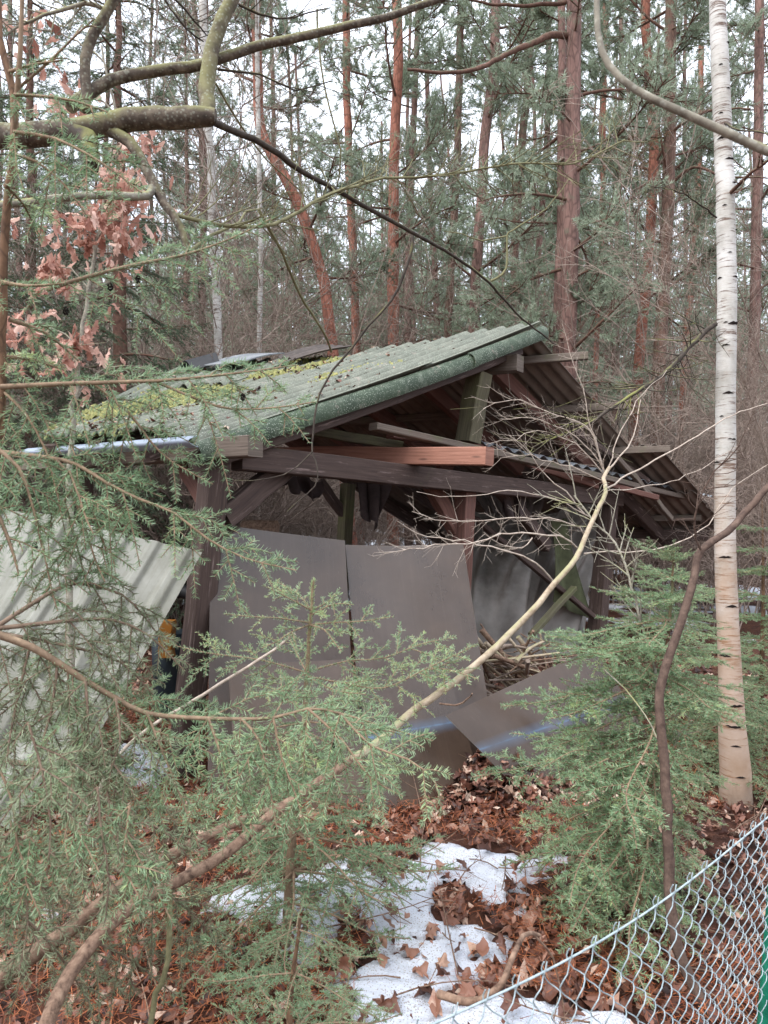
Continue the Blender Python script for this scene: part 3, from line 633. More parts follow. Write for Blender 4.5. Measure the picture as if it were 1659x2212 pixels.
# flat sheets lying loose on the ridge
for k, (a, b, c, d, lab) in enumerate((((440, 795, 6.95), (520, 789, 6.6), (615, 768, 7.25), (535, 770, 7.6), 'flat blue-grey sheet lying loose on the left end of the roof'),
                                  ((600, 778, 6.8), (640, 782, 6.6), (760, 755, 7.0), (700, 752, 7.3), 'dark grey sheet lying loose on the roof ridge beside the flat blue-grey one'))):
    fn0 = bil(P(*a), P(*b), P(*c), P(*d)); 
    fn = lambda u, v, k=k, f=fn0: f(u, v) + np.stack([0 * u, 0 * u, .03 + .012 * np.cos(u * 20) * k + .02 * np.sin(3 * v)], 1)
    solo('loose_roof_sheet', sheet(fn, 20, 20, .012), (m_slate, m_roof_d)[k], P(*a), lab, 'roofing sheet')
fn0 = bil(P(385, 802, 7.2), P(415, 806, 6.9), P(475, 790, 7.0), P(455, 782, 7.4))
solo('rubber_flap', sheet(lambda u, v: fn0(u, v) + np.stack([0 * u, 0 * u, .03 + .09 * np.sin(np.pi * u)], 1), 12, 8, .012), m_black, P(385, 802, 7.2), 'black curled flap at the left end of the roof beside the blue-grey sheet', 'flap')

def plate(name, c, mat, label, bow=.03, th=.005, cat_='plastic sheet', group='smoked plastic sheets leaning on the shed'):
    TL, TR, BR, BL = [P(*q) for q in c]; f = bil(BL, BR, TR, TL)
    nn = np.cross(BR - BL, TL - BL); nn /= np.linalg.norm(nn)
    fn = lambda u, v: f(u, v) + nn[None] * (bow * np.sin(np.pi * u) * np.sin(np.pi * v) + .3 * bow * np.sin(4 * u + 3 * v))[:, None]
    return solo(name, sheet(fn, 16, 16, th), mat, BL, label, cat_, group)
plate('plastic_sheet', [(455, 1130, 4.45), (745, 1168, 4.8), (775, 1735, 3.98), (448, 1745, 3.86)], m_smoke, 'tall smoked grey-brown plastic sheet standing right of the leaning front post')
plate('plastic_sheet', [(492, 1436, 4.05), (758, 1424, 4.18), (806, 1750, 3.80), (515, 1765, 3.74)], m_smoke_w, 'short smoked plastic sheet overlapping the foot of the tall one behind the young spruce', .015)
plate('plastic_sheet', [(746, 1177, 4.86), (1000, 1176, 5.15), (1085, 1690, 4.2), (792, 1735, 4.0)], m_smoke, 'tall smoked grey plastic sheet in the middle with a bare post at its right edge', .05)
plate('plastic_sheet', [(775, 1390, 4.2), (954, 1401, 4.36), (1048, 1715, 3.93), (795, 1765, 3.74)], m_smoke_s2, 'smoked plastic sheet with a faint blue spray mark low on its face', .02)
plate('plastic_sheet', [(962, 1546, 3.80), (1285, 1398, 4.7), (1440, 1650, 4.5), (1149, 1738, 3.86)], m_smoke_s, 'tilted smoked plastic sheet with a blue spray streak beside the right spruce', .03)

def ribbed(c, n, label, ph=0):
    TL, TR, BR, BL = [P(*q) for q in c]; f = bil(BL, BR, TR, TL); nn = np.cross(BR - BL, TL - BL); nn /= np.linalg.norm(nn)
    def fn(u, v):
        s_ = (u * n + ph) % 1; rib = np.clip(np.minimum(s_ - .28, .74 - s_) / .12, 0, 1)
        return f(u, v) + nn[None] * (.022 * rib + .012 * np.sin(3 * v + 2 * u))[:, None]
    return solo('ribbed_sheet', sheet(fn, n * 28, 10, .003), m_pale, BL, label, 'plastic sheet', 'pale ribbed plastic sheets at the left of the shed')
ribbed([(110, 1117, 3.95), (436, 1192, 3.8), (160, 1680, 3.55), (-230, 1600, 3.5)], 5, 'pale ribbed translucent sheet leaning at the left with its corner against the front post')
ribbed([(-170, 1085, 4.2), (135, 1112, 4.12), (-60, 1600, 3.75), (-420, 1560, 3.7)], 4, 'pale ribbed translucent sheet at the far left, tucked behind the larger one', .3)
ribbed([(-30, 1380, 3.6), (190, 1545, 3.5), (20, 1790, 3.4), (-160, 1700, 3.4)], 3, 'low pale ribbed sheet lying in front of the others at the left edge', .2)

# tarpaulin hung at the back right, with folds
tc = [P(985, 1085, 7.2), P(1265, 1085, 8.3), P(1285, 1440, 7.9), P(985, 1470, 6.9)]; ft = bil(tc[3], tc[2], tc[1], tc[0])
def tarp(u, v):
    p = ft(u, v); s_ = u + .95 * (1 - v) * (u + .1)
    dz = .06 * np.sin(s_ * 26 + 2.5 * np.sin(v * 3)) * (.3 + v) + .10 * np.sin(s_ * 9 + v * 4) + .05 * (fbm(u * 8, v * 5, 3, 91) - .5)
    p[:, 0] += .55 * dz; p[:, 1] -= .83 * dz; p[:, 2] -= .18 * np.sin(np.pi * np.clip(u, 0, 1)) * v ** 3; return p
solo('tarpaulin', sheet(tarp, 110, 60, .003), m_tarp, tc[3], 'grey translucent tarpaulin hanging in folds inside the right end of the shed', 'tarpaulin')
fg = bil(P(1195, 1300, 7.35), P(1278, 1340, 7.8), P(1228, 1120, 7.7), P(1190, 1125, 7.4))
solo('tarpaulin', sheet(lambda u, v: fg(u, v) + np.stack([.03 * np.sin(9 * u + 3 * v), -.03 * np.sin(9 * u + 3 * v), 0 * u], 1), 20, 20, .003), bark('green_cloth', [(.3, (64, 66, 48)), (.6, (88, 92, 66)), (.8, (106, 108, 82))], 6, (1, 1, 1), .002, crack=0), P(1195, 1300, 7.35), 'strip of moss-green tarpaulin hanging beside the far right post', 'tarpaulin')
solo('loose_pole', box_between(P(1025, 1120, 6.7), P(1282, 1332, 7.6), .07, .05, r=r), w_dark, P(1025, 1120, 6.7), 'dark slat leaning from top left to lower right before the tarpaulin', 'pole', smooth=False)
solo('loose_pole', box_between(P(1240, 1270, 7.3), P(1148, 1372, 6.6), .07, .05, r=r), w_moss, P(1240, 1270, 7.3), 'short mossy slat crossing the dark slat before the tarpaulin', 'pole', smooth=False)
# rag
fq = bil(P(775, 1105, 6.0), P(815, 1140, 6.0), P(842, 1030, 6.1), P(772, 1030, 6.1))
solo('rag', sheet(lambda u, v: fq(u, v) + np.stack([.03 * np.sin(17 * u + 4 * v), .05 * np.sin(14 * u + 5 * v) * (1.2 - v), .03 * np.sin(11 * u)], 1), 30, 24, .004), m_rag, P(775, 1105, 6.0), 'dark brown rag hanging from the roof timbers in the middle of the shed', 'rag')
for q4, lab in (([(1085, 1110, 6.5), (1130, 1120, 6.6), (1140, 1050, 6.6), (1080, 1045, 6.5)], 'torn dark rag hanging under the tie beam left of the tarpaulin'), ([(610, 1050, 5.6), (690, 1082, 5.8), (700, 1040, 5.9), (612, 1012, 5.6)], 'dark ragged sheet hanging behind the diagonal brace')):
    fq2 = bil(*[P(*q_) for q_ in q4]); solo('rag', sheet(lambda u, v, f=fq2: f(u, v) + np.stack([.02 * np.sin(19 * u + 4 * v), .05 * np.sin(12 * u + 5 * v) * (1.2 - v), .03 * np.sin(14 * u)], 1), 26, 18, .004), m_rag, P(*q4[0]), lab, 'rag')
# log, crate, tub and tyre behind the sheets
mb = MB(); tube(mb, spline([P(528, 1140, 5.5), P(560, 1139, 5.45), P(596, 1141, 5.4)], .05), .062, 12, .5, lump=.04)
solo('log', mb, m_brownstem, P(528, 1140, 5.5), 'short dark log lying above the top edge of the tall smoked sheet', 'log')
solo('board_stack', box_between(P(500, 1168, 5.5), P(740, 1180, 5.6), .5, .05, r=r), w_dark, P(500, 1168, 5.5), 'dark shelf board carrying the log behind the tall smoked sheet', 'board', smooth=False)
c0 = P(356, 1380, 4.45)
solo('crate', box_between(c0 + (-.02, .12, -.14), c0 + (-.02, .12, .10), .1, .09, (1, 0, 0), r=r), N('amber_box').fin((150, 98, 38), .5, .4), c0, 'amber-orange box in the gap between the pale ribbed sheet and the front post', 'box', smooth=False)
mb = MB(); c1 = P(378, 1420, 4.75); tube(mb, [c1 + (0, 0, -.4), c1 + (0, 0, -.1), c1 + (0, 0, .16), c1 + (0, 0, .18)], [.13, .15, .16, .12], 18)
solo('tub', mb, N('blue_plastic').fin((24, 36, 44), .45, .4), c1 + (0, 0, -.4), 'dull blue plastic tub in the dark gap behind the front post', 'tub')
mb = MB(); a = np.linspace(0, 2 * np.pi, 25); c2 = P(385, 1330, 4.9); tube(mb, np.stack([c2[0] + .17 * np.cos(a), c2[1] + .05 * np.sin(a), c2[2] + .17 * np.sin(a)], 1), .05, 8, caps=False)
solo('tyre', mb, m_black, c2 + (0, 0, -.2), 'black tyre standing in the dark gap behind the front post', 'tyre')
# brushwood pile
bp = thing('brushwood_pile', 'heap of dry broken sticks stacked under the tarpaulin', 'woodpile', P(1090, 1500, 5.6))
for k in range(90):
    c = P(1030 + 150 * r.random(), 1400 + 115 * r.random(), 5.3 + .7 * r.random()); az = r.normal() * .7 + .6; l = .2 + .3 * r.random(); el = r.normal() * .35 - .3
    d = np.array([math.cos(az) * math.cos(el), math.sin(az) * .4, math.sin(el)]) * l
    mb = MB(); q = spline([c - d, c + r.normal(size=3) * .03, c + d], .12); tube(mb, q, np.linspace(1, .6, len(q)) * (.006 + .022 * r.random() ** 2), 6)
    part('stick', mb, [m_shrub, m_brownstem, m_palestem][k % 3], bp)

# ------------------------------------------------------------------ chain-link fence
fA, fB = P(905, 2235, 1.06), P(1700, 1722, 1.95)
fn_ = thing('chain_link_fence', 'galvanised chain-link fence with a green post crossing the lower right corner', 'fence', (fA[0], fA[1], 0))
fd = fB - fA; fL = np.linalg.norm(fd); fdn = fd / fL; fperp = np.cross(fdn, (0, 0, 1)); fperp /= np.linalg.norm(fperp)
pitch = .034; nW = int(1.4 * fL / pitch); hrow = .037; r = np.random.default_rng(5)
def fpt(s_, d, off): 
    sag = .012 * np.sin(s_ * 4.2) 
    return fA + fdn * s_ + np.array([0, 0, -1.]) * (d + sag) + fdn * (d * .16) + fperp * (off + .05 * np.sin(d * 3 + s_ * 2))
rows = 26
for k in range(nW):
    pts = []
    for j in range(rows):
        sgn = (j + k) % 2; s0 = (k + sgn) * pitch
        jit = r.normal(size=2) * .0012
        pts += [fpt(s0 + (-.0015 if sgn else .0015) + jit[0], j * hrow + jit[1], .0075 * (1 if sgn else -1) * .2)]
        mid = (k + .5) * pitch; pts += [fpt(mid, (j + .5) * hrow - (.006 if sgn else -.004), .0075 * (1 if (j + k) % 2 else -1))]
    # twisted knuckle at the top: the wire turns up over the line wire
    top = pts[0]; pre = [top + np.array([0, 0, .026]) + fdn * (.006 if k % 2 else -.003) + fperp * .004, top + np.array([0, 0, .010]) + fperp * (.004 if k % 2 else -.004)]
    mb = MB(); tube(mb, spline(np.array(pre + pts), .017), .0013, 5)
    part('wire', mb, m_wire, fn_)
mb = MB(); tube(mb, spline([fpt(s_, -.008, 0) + fperp * .003 for s_ in np.linspace(-.2, fL * 1.4, 18)], .06), .0021, 6); part('line_wire', mb, m_wire, fn_)
pA, pB = P(1636, 2420, 1.98), P(1690, 1735, 1.98); mb = MB(); tube(mb, [pA, (pA + pB) / 2, pB], .021, 16); tube(mb, [pB, pB + (.001, 0, .015)], [.024, .018], 16); part('post', mb, m_greenpost, fn_)
kp_ = fpt(fL * .965, -.012, 0)
for k in range(4):
    a = np.linspace(0, 6.28, 9); mb = MB(); tube(mb, kp_ + fdn * (.005 * k) + np.outer(np.cos(a), fperp) * .01 + np.outer(np.sin(a), (0, 0, 1)) * .012, .0017, 5, caps=False); part('wire_tie', mb, m_wire, fn_)
mb = MB(); pts = np.array([P(948, 2147, 1.30), P(1010, 2164, 1.25), P(1060, 2150, 1.22), P(1092, 2110, 1.22), P(1110, 2060, 1.25), P(1130, 2022, 1.3), P(1148, 2016, 1.34), P(1165, 2020, 1.36)])
q = spline(pts, .02, .0008, r); tube(mb, q, np.linspace(.008, .0035, len(q)), 7); s_ = spline([P(1150, 2017, 1.34), P(1180, 2050, 1.38), P(1205, 2100, 1.4), P(1222, 2212, 1.4)], .03, .002, r); tube(mb, s_, np.linspace(.0028, .0012, len(s_)), 5)
solo('bent_twig', mb, m_brownstem, pts[0], 'bent brown twig caught on the top wire of the chain-link fence', 'twig')

# ------------------------------------------------------------------ spruces
def spruce_meshes(axis, r, lat=.22, r0=.006, nl=.017, nw=.0018, dens=720, gap=.043, droop=.35, start=.12, sub=.42, tint=.5, hang=.0, rl=.0024, pn=(0, 0, 1.)):
    """one spruce bough: wood mesh builder and needle mesh builder"""
    wd, nd = MB(), MB(); pts = spline(axis, .04); L = np.linalg.norm(np.diff(pts, axis=0), axis=1).sum(); n = len(pts)
    tube(wd, pts, np.linspace(r0, .0016, n), 6)
    A, D, S = to_strands(pts); T = nrm(D); up = np.array(pn, float); up /= np.linalg.norm(up); dn = np.array([0, 0, 1.]); droop, hang = droop * .6, hang * .6
    tpos = np.arange(start * L, L * .985, gap) + r.normal(size=len(np.arange(start * L, L * .985, gap))) * gap * .25
    seg = np.clip((tpos / L * (n - 1)).astype(int), 0, n - 2); base = A[seg]; T0 = T[seg]; fr = tpos / L
    side = nrm(np.cross(T0, up) + 1e-6) * np.where(np.arange(len(seg)) % 2 == 0, 1., -1.)[:, None]
    upv = nrm(np.cross(side, T0) * np.where(np.arange(len(seg)) % 2 == 0, 1., -1.)[:, None])
    a = np.radians(50 + r.normal(size=len(seg)) * 6)[:, None]
    dd = T0 * np.cos(a) + (side + upv * r.normal(size=(len(seg), 1)) * .16) * np.sin(a) - dn * hang
    ll = np.minimum(lat, .75 * (L * (1 - fr)) + .03) * (.7 + .45 * r.random(len(seg))) * np.clip(.4 + fr * 3, 0, 1)
    lats = (base, nrm(dd) * ll[:, None], -dn[None] * (droop * ll)[:, None] + r.normal(size=dd.shape) * .02 * ll[:, None])
    big = ll > .09; ls = tuple(x[big] for x in lats); sb = None
    tubes(wd, lats, rl, .0012, 3, 4)
    tb = tint + r.normal(size=len(ll)) * .12; allt = [lats]; tint_ = [tb]
    if big.any() and sub:
        sb, idx, _ = kids(ls, 3, r, .12, .6, sub, .4, 44, 4, bend=(0, 0, -droop * .4), bj=.01, plane=up)
        tubes(wd, sb, rl * .75, .0009, 3, 3); allt.append(sb); tint_.append(tb[big][idx])
        s2 = slen(sb) > .5; ss = tuple(x[s2] for x in sb)
        if s2.any():
            sc, i2, _ = kids(ss, 2, r, .35, .8, .45, .4, 46, 8, bend=(0, 0, -.15), plane=up); tubes(wd, sc, rl * .6, .0006, 3, 2); allt.append(sc); tint_.append(tb[big][idx][s2][i2])
    s_ = cat(*allt); needles(nd, s_, dens, nl, nw, r, tint=np.concatenate(tint_), pn=up)
    m0 = int((n - 1) * .12); needles(nd, tuple(x[m0:] for x in (A, D, S)), dens, nl, nw, r, tint=tint, pn=up)
    return wd, nd
def bough(tree, axis, r, mats=None, **k):
    wd, nd = spruce_meshes(axis, r, **k); mats = mats or (m_twig_spr, m_spr)
    b = part('branch', wd, mats[0], tree); part('needles', nd, mats[1], b); return b
def canon(L, r, **k):
    ax = np.array([(0, 0, 0), (L * .35, .0, -.02 * L), (L * .7, r.normal() * .04 * L, -.10 * L), (L, r.normal() * .06 * L, -.08 * L)])
    wd, nd = spruce_meshes(ax, r, **k); return L, wd.mesh('branch', k.get('m0', m_twig_spr)), nd
class Canon:
    def __init__(s, L, r, mats, **k):
        ax = np.array([(0, 0, 0), (L * .35, .0, -.03 * L), (L * .7, r.normal() * .05 * L, -.10 * L), (L, r.normal() * .07 * L, -.07 * L)])
        wd, nd = spruce_meshes(ax, r, **k); s.L = L; s.w = wd.mesh('branch', mats[0]); s.n = nd.mesh('needles', mats[1])
    def put(s, tree, loc, az, el, sc):
        m = Matrix.Translation(Vector(loc)) @ Matrix.Rotation(az, 4, 'Z') @ Matrix.Rotation(-el, 4, 'Y') @ Matrix.Scale(sc, 4)
        b = inst('branch', s.w, tree, m); inst('needles', s.n, b); return b
r = np.random.default_rng(101)
FG = (m_twig_spr, m_spr); OLD = (m_twig_old, m_spr_old)
# --- left spruce sapling in the foreground, trunk at the left edge
sA = thing('spruce', 'close spruce at the left edge whose long drooping boughs hang before the shed', 'spruce tree', (P(-20, 1200, 1.6)[0], 1.6, 0))
base = P(-20, 1200, 1.6)
tr = np.array([(base[0], 1.6, -.05), P(-30, 1700, 1.6), P(-16, 1200, 1.6), P(2, 840, 1.6), P(10, 520, 1.58), P(30, 310, 1.56), P(28, 200, 1.55), P(0, 80, 1.55), P(-8, -60, 1.55)])
mb = MB(); q = spline(tr, .05, .001, r); tube(mb, q, np.linspace(.021, .007, len(q)), 10); part('trunk', mb, m_bark_spr, sA)
mb = MB(); q = spline([P(30, 310, 1.56), P(38, 200, 1.52), P(44, 120, 1.5), P(50, -40, 1.5)], .05, .001, r); tube(mb, q, np.linspace(.007, .004, len(q)), 8); part('leader', mb, m_twig_spr, sA)
def bA(Z0, Z1, pts, mats=FG, **k):
    return bough(sA, PP(Z0, Z1, pts), r, mats, **{**dict(pn=(.15 * r.normal(), -.8, .6)), **k})
bA(1.54, 1.5, [(20, 155), (70, 140), (135, 130)], lat=.09, dens=420, start=.3, gap=.03, r0=.004)
bA(1.53, 1.48, [(40, 190), (110, 130), (160, 80), (205, 40)], lat=.06, dens=160, start=.4, gap=.05, r0=.0035)
bA(1.5, 1.5, [(30, 205), (90, 208), (160, 218), (232, 242)], lat=.15, droop=.5, r0=.004)
bA(1.5, 1.42, [(30, 285), (120, 300), (220, 352), (306, 416)], lat=.16, droop=.5, r0=.0045)
bA(1.52, 1.5, [(20, 330), (80, 350), (140, 400), (190, 470)], lat=.16, droop=.5, r0=.004)
bA(1.5, 1.7, [(10, 400), (50, 440), (90, 520)], lat=.16, droop=.5, r0=.004)
bA(1.55, 1.5, [(5, 610), (60, 618), (140, 612)], lat=.16, droop=.6)
bA(1.7, 1.95, [(100, 625), (225, 588), (310, 568), (400, 550), (500, 515), (590, 470)], lat=.26, droop=.55, hang=.25, r0=.006, start=.1)
bA(1.6, 1.75, [(20, 690), (100, 720), (170, 780)], lat=.14, droop=.5)
bA(1.56, 1.7, [(2, 836), (150, 829), (350, 822), (450, 813), (560, 800), (642, 788)], lat=.17, droop=.5, hang=.3, r0=.007)
bA(1.62, 1.66, [(340, 826), (435, 866), (505, 884), (600, 880), (682, 868)], lat=.2, droop=.5, r0=.004, start=.08)
bA(1.62, 1.66, [(200, 828), (280, 893), (322, 950), (372, 998), (460, 1046)], lat=.16, droop=.5, r0=.004, start=.08)
bA(1.6, 1.55, [(0, 840), (60, 900), (110, 1000), (130, 1090)], lat=.2, droop=.4, r0=.004)
bA(1.55, 1.6, [(-10, 975), (100, 988), (165, 1003), (230, 1043), (300, 1078), (375, 1108), (450, 1165), (530, 1206), (640, 1232)], lat=.17, droop=.5, hang=.2, r0=.006)
bA(1.5, 1.5, [(-20, 960), (40, 1010), (70, 1090), (90, 1180)], lat=.2, droop=.4)
bA(1.55, 1.6, [(120, 992), (180, 1060), (215, 1140), (235, 1220)], lat=.2, droop=.4, r0=.004)
bA(1.45, 1.45, [(-40, 1060), (0, 1120), (30, 1200), (40, 1240)], lat=.18, droop=.4)
bA(1.6, 1.7, [(-10, 770), (60, 775), (140, 800)], lat=.15, tint=.95, droop=.4)
# older greyer boughs lower down
bA(1.5, 1.7, [(-10, 1356), (60, 1310), (145, 1262), (200, 1266), (262, 1284), (310, 1330), (362, 1400)], OLD, lat=.22, droop=.5, hang=.4, r0=.006)
bA(1.5, 1.65, [(-10, 1358), (100, 1346), (190, 1338), (250, 1341), (320, 1372), (400, 1450)], OLD, lat=.22, droop=.5, hang=.4, r0=.006)
bA(1.5, 1.62, [(-10, 1366), (150, 1396), (260, 1430), (330, 1500)], OLD, lat=.2, droop=.5, hang=.4, r0=.005)
bA(1.45, 1.7, [(-12, 1368), (65, 1396), (125, 1431), (185, 1471), (250, 1508), (318, 1541), (450, 1552), (590, 1551), (665, 1531), (735, 1541), (830, 1570), (935, 1600)], (m_twig_spr, m_spr), lat=.30, droop=.6, hang=.5, r0=.009, start=.2, tint=.6)
for pts in ([(318, 1541), (350, 1620), (390, 1720), (430, 1830)], [(450, 1552), (480, 1640), (500, 1740), (550, 1815)], [(590, 1551), (610, 1640), (640, 1720), (665, 1800)], [(665, 1531), (740, 1600), (800, 1680), (870, 1720)], [(735, 1541), (800, 1610), (880, 1640), (940, 1690), (955, 1760)], [(520, 1552), (560, 1600), (580, 1690), (600, 1800)]):
    bA(1.56, 1.5, pts, lat=.2, droop=.4, r0=.0035, tint=.62, start=.1)
for pts in ([(125, 1431), (110, 1540), (80, 1640), (60, 1720)], [(185, 1471), (190, 1580), (170, 1690), (160, 1800)], [(250, 1508), (260, 1600), (230, 1700), (250, 1800)], [(65, 1396), (40, 1500), (20, 1600), (10, 1680)]):
    bA(1.5, 1.45, pts, OLD, lat=.2, droop=.4, r0=.0035, start=.1)
for pts, m in (([(-10, 1640), (28, 1734), (36, 1819), (58, 1909), (10, 2029)], FG), ([(280, 1740), (272, 1809), (262, 1869), (280, 1899), (312, 1960)], FG), ([(160, 1660), (150, 1760), (140, 1810), (148, 1860)], FG), ([(20, 1800), (50, 1900), (60, 2000), (40, 2100)], OLD), ([(210, 1700), (220, 1800), (235, 1900), (225, 2000)], OLD), ([(60, 1560), (90, 1660), (110, 1780), (100, 1900)], OLD)):
    bA(1.3, 1.25, pts, m, lat=.16, droop=.35, r0=.003, start=.1, gap=.034)
bA(1.9, 2.0, [(-20, 1640), (105, 1659), (185, 1699), (250, 1744), (360, 1800), (420, 1870)], OLD, lat=.25, droop=.5, hang=.5, r0=.008, start=.35)
bA(1.9, 2.2, [(-20, 1800), (100, 1840), (250, 1880), (400, 1960), (480, 2060)], OLD, lat=.25, droop=.5, hang=.3, r0=.006, start=.1)
bA(1.9, 2.1, [(-20, 2000), (120, 2010), (260, 2060), (380, 2150)], OLD, lat=.25, droop=.4, hang=.2, r0=.006, start=.1)
bA(1.7, 1.9, [(-20, 1950), (60, 1990), (140, 2080), (200, 2180)], OLD, lat=.22, droop=.4, hang=.2, r0=.005, start=.1)
for k in range(7):
    x0 = -20 + 300 * r.random(); y0 = 1300 + 520 * r.random(); dx = -30 + 90 * r.random(); ln = 170 + 130 * r.random(); z0 = 1.45 + .5 * r.random()
    bA(z0, z0 - .05, [(x0, y0), (x0 + dx * .4, y0 + ln * .4), (x0 + dx * .7, y0 + ln * .75), (x0 + dx, y0 + ln)], OLD if k % 3 else FG, lat=.17, droop=.35, r0=.0032, start=.05)
for k in range(4):
    x0 = -20 + 330 * r.random(); y0 = 860 + 240 * r.random(); dx = 10 + 70 * r.random(); ln = 130 + 110 * r.random(); z0 = 1.5 + .3 * r.random()
    bA(z0, z0 - .05, [(x0, y0), (x0 + dx * .4, y0 + ln * .4), (x0 + dx * .7, y0 + ln * .75), (x0 + dx, y0 + ln)], FG, lat=.17, droop=.35, r0=.003, start=.05)
# small dark dead cones
def cone(tree, p, s=.008):
    mb = MB(); rr = np.random.default_rng(int(abs(p[0]) * 1e5) % 9999); n = 60
    zz = rr.random(n) * 2 - 1; aa = rr.random(n) * 6.28; c = p + np.stack([np.sqrt(1 - zz ** 2) * np.cos(aa) * s * .6, np.sqrt(1 - zz ** 2) * np.sin(aa) * s * .6, zz * s], 1)
    d = nrm(c - p); u = perp(d, rr); v = np.cross(d, u); V = np.stack([c + u * s * .3, c - u * s * .15 + v * s * .26, c - u * s * .15 - v * s * .26, c + d * s * .35], 1).reshape(-1, 3)
    b = np.arange(n)[:, None] * 4; mb.add(V, np.concatenate([b + np.array([[0, 1, 3]]), b + np.array([[1, 2, 3]]), b + np.array([[2, 0, 3]])]), .1)
    part('cone', mb, m_scar, tree, smooth=False)
for p in ((238, 620, 1.6), (298, 604, 1.6), (142, 672, 1.55), (75, 1180, 1.5), (525, 858, 1.62), (717, 1613, 1.55)): cone(sA, P(*p))

# --- young spruce before the sheets
Zc = 2.62; bc = P(618, 2030, Zc); sC = thing('spruce', 'young spruce standing upright before the smoked plastic sheets', 'spruce tree', (bc[0], bc[1], 0))
q = spline([(bc[0], bc[1], -.03), P(628, 1850, Zc), P(645, 1690, Zc), P(660, 1520, Zc), P(668, 1380, Zc), P(677, 1252, Zc)], .04, .001, r)
mb = MB(); tube(mb, q, np.linspace(.020, .0045, len(q)), 8); part('trunk', mb, m_twig_spr, sC)
nd = MB(); needles(nd, tuple(x[-8:] for x in to_strands(q)), 1700, .019, .0028, r, ang=42, flat=1., tint=.9); part('needles', nd, m_spr, sC)
def bC(pts, Z1, **k): return bough(sC, PP(Zc, Z1, pts), r, **{**dict(nl=.0145, nw=.0027, dens=560, gap=.046, lat=.13, droop=.2, start=.25, r0=.0035, tint=.72, rl=.0026, pn=(0, -.55, .8)), **k})
for pts, Z1 in (([(672, 1318), (620, 1290), (568, 1264)], 2.5), ([(671, 1316), (640, 1280), (600, 1258)], 2.75), ([(672, 1318), (700, 1305), (732, 1282)], 2.7), ([(671, 1330), (720, 1305), (760, 1306)], 2.5),
                ([(668, 1345), (600, 1335), (540, 1332), (484, 1326)], 2.5), ([(668, 1350), (720, 1345), (780, 1342), (850, 1332)], 2.55), ([(668, 1350), (700, 1360), (720, 1385), (738, 1408)], 2.45), ([(668, 1350), (630, 1365), (600, 1385), (566, 1400)], 2.42)): bC(pts, Z1, lat=.10)
for pts, Z1 in (([(660, 1452), (560, 1425), (445, 1410), (352, 1388)], 2.5), ([(660, 1448), (640, 1410), (622, 1370)], 2.8), ([(660, 1452), (750, 1428), (830, 1421), (910, 1391), (985, 1376)], 2.75), ([(660, 1460), (740, 1475), (829, 1486), (930, 1440), (1032, 1392)], 2.5), ([(900, 1450), (960, 1445), (1034, 1467)], 2.45), ([(660, 1455), (600, 1490), (540, 1500)], 2.4), ([(660, 1458), (720, 1490), (790, 1500)], 2.4)): bC(pts, Z1, lat=.17)
cC = [Canon(l_, np.random.default_rng(50 + k), FG, lat=.2, nl=.0155, nw=.0026, dens=500, gap=.046, droop=.3, r0=.0045, tint=.5, rl=.0026) for k, l_ in enumerate((.32, .42, .52, .58))]
def whorl(tree, loc, cn, n, az0, el, sc, east=1.):
    for k in range(n):
        az = az0 + k * 2 * math.pi / n + r.normal() * .2
        cn[int(r.integers(0, len(cn)))].put(tree, Vector(loc) - tree.location, az, el + r.normal() * .08, sc * (.85 + .3 * r.random()) * (1 - (1 - east) * max(0, math.cos(az + .25)) ** .7))
for y, n, el, s_ in ((1560, 5, .15, .8), (1640, 5, .02, .95), (1720, 6, -.08, 1.0), (1800, 6, -.12, 1.1), (1880, 6, -.14, 1.15), (1950, 5, -.1, 1.1)):
    whorl(sC, P(620 + (2030 - y) * .1, y, Zc), cC, n, r.random() * 6, el, s_)

# --- low spruce at the bottom, between the snow and the left stems
bb = G(640, 2420); sB = thing('spruce', 'low spruce whose shaded boughs fan over the leaves at the bottom of the frame', 'spruce tree', (bb[0], bb[1], 0))
q = spline([(bb[0], bb[1], -.03), (bb[0] - .02, bb[1], .25), (bb[0] + .01, bb[1], .55)], .04, .001, r); mb = MB(); tube(mb, q, np.linspace(.014, .004, len(q)), 8); part('trunk', mb, m_bark_spr, sB)
for z, n, s_ in ((.12, 5, .8), (.25, 5, .8), (.4, 4, .6), (.52, 3, .4)): whorl(sB, (bb[0], bb[1], z), cC, n, r.random() * 6, .05, s_)

# --- spruce at the right before the birch
sD = thing('spruce', 'bushy spruce at the right between the tilted plastic sheet and the birch', 'spruce tree', (G(1372, 2045)[0], G(1372, 2045)[1], 0))
q = spline([G(1372, 2045) - (0, 0, .03), P(1385, 1880, 2.62), P(1405, 1700, 2.75), P(1432, 1480, 2.9), P(1450, 1300, 2.98), P(1456, 1190, 3.0)], .05, .001, r)
mb = MB(); tube(mb, q, np.linspace(.021, .004, len(q)), 8); part('trunk', mb, m_bark_spr, sD)
nd = MB(); needles(nd, tuple(x[-8:] for x in to_strands(q)), 600, .013, .0024, r, ang=40, tint=.8); part('needles', nd, m_spr, sD)
cD = [Canon(l_, np.random.default_rng(70 + k), FG, lat=.22, nl=.016, nw=.0029, dens=540, gap=.044, droop=.22, r0=.0045, tint=.6, rl=.0026) for k, l_ in enumerate((.3, .42, .52, .6))]
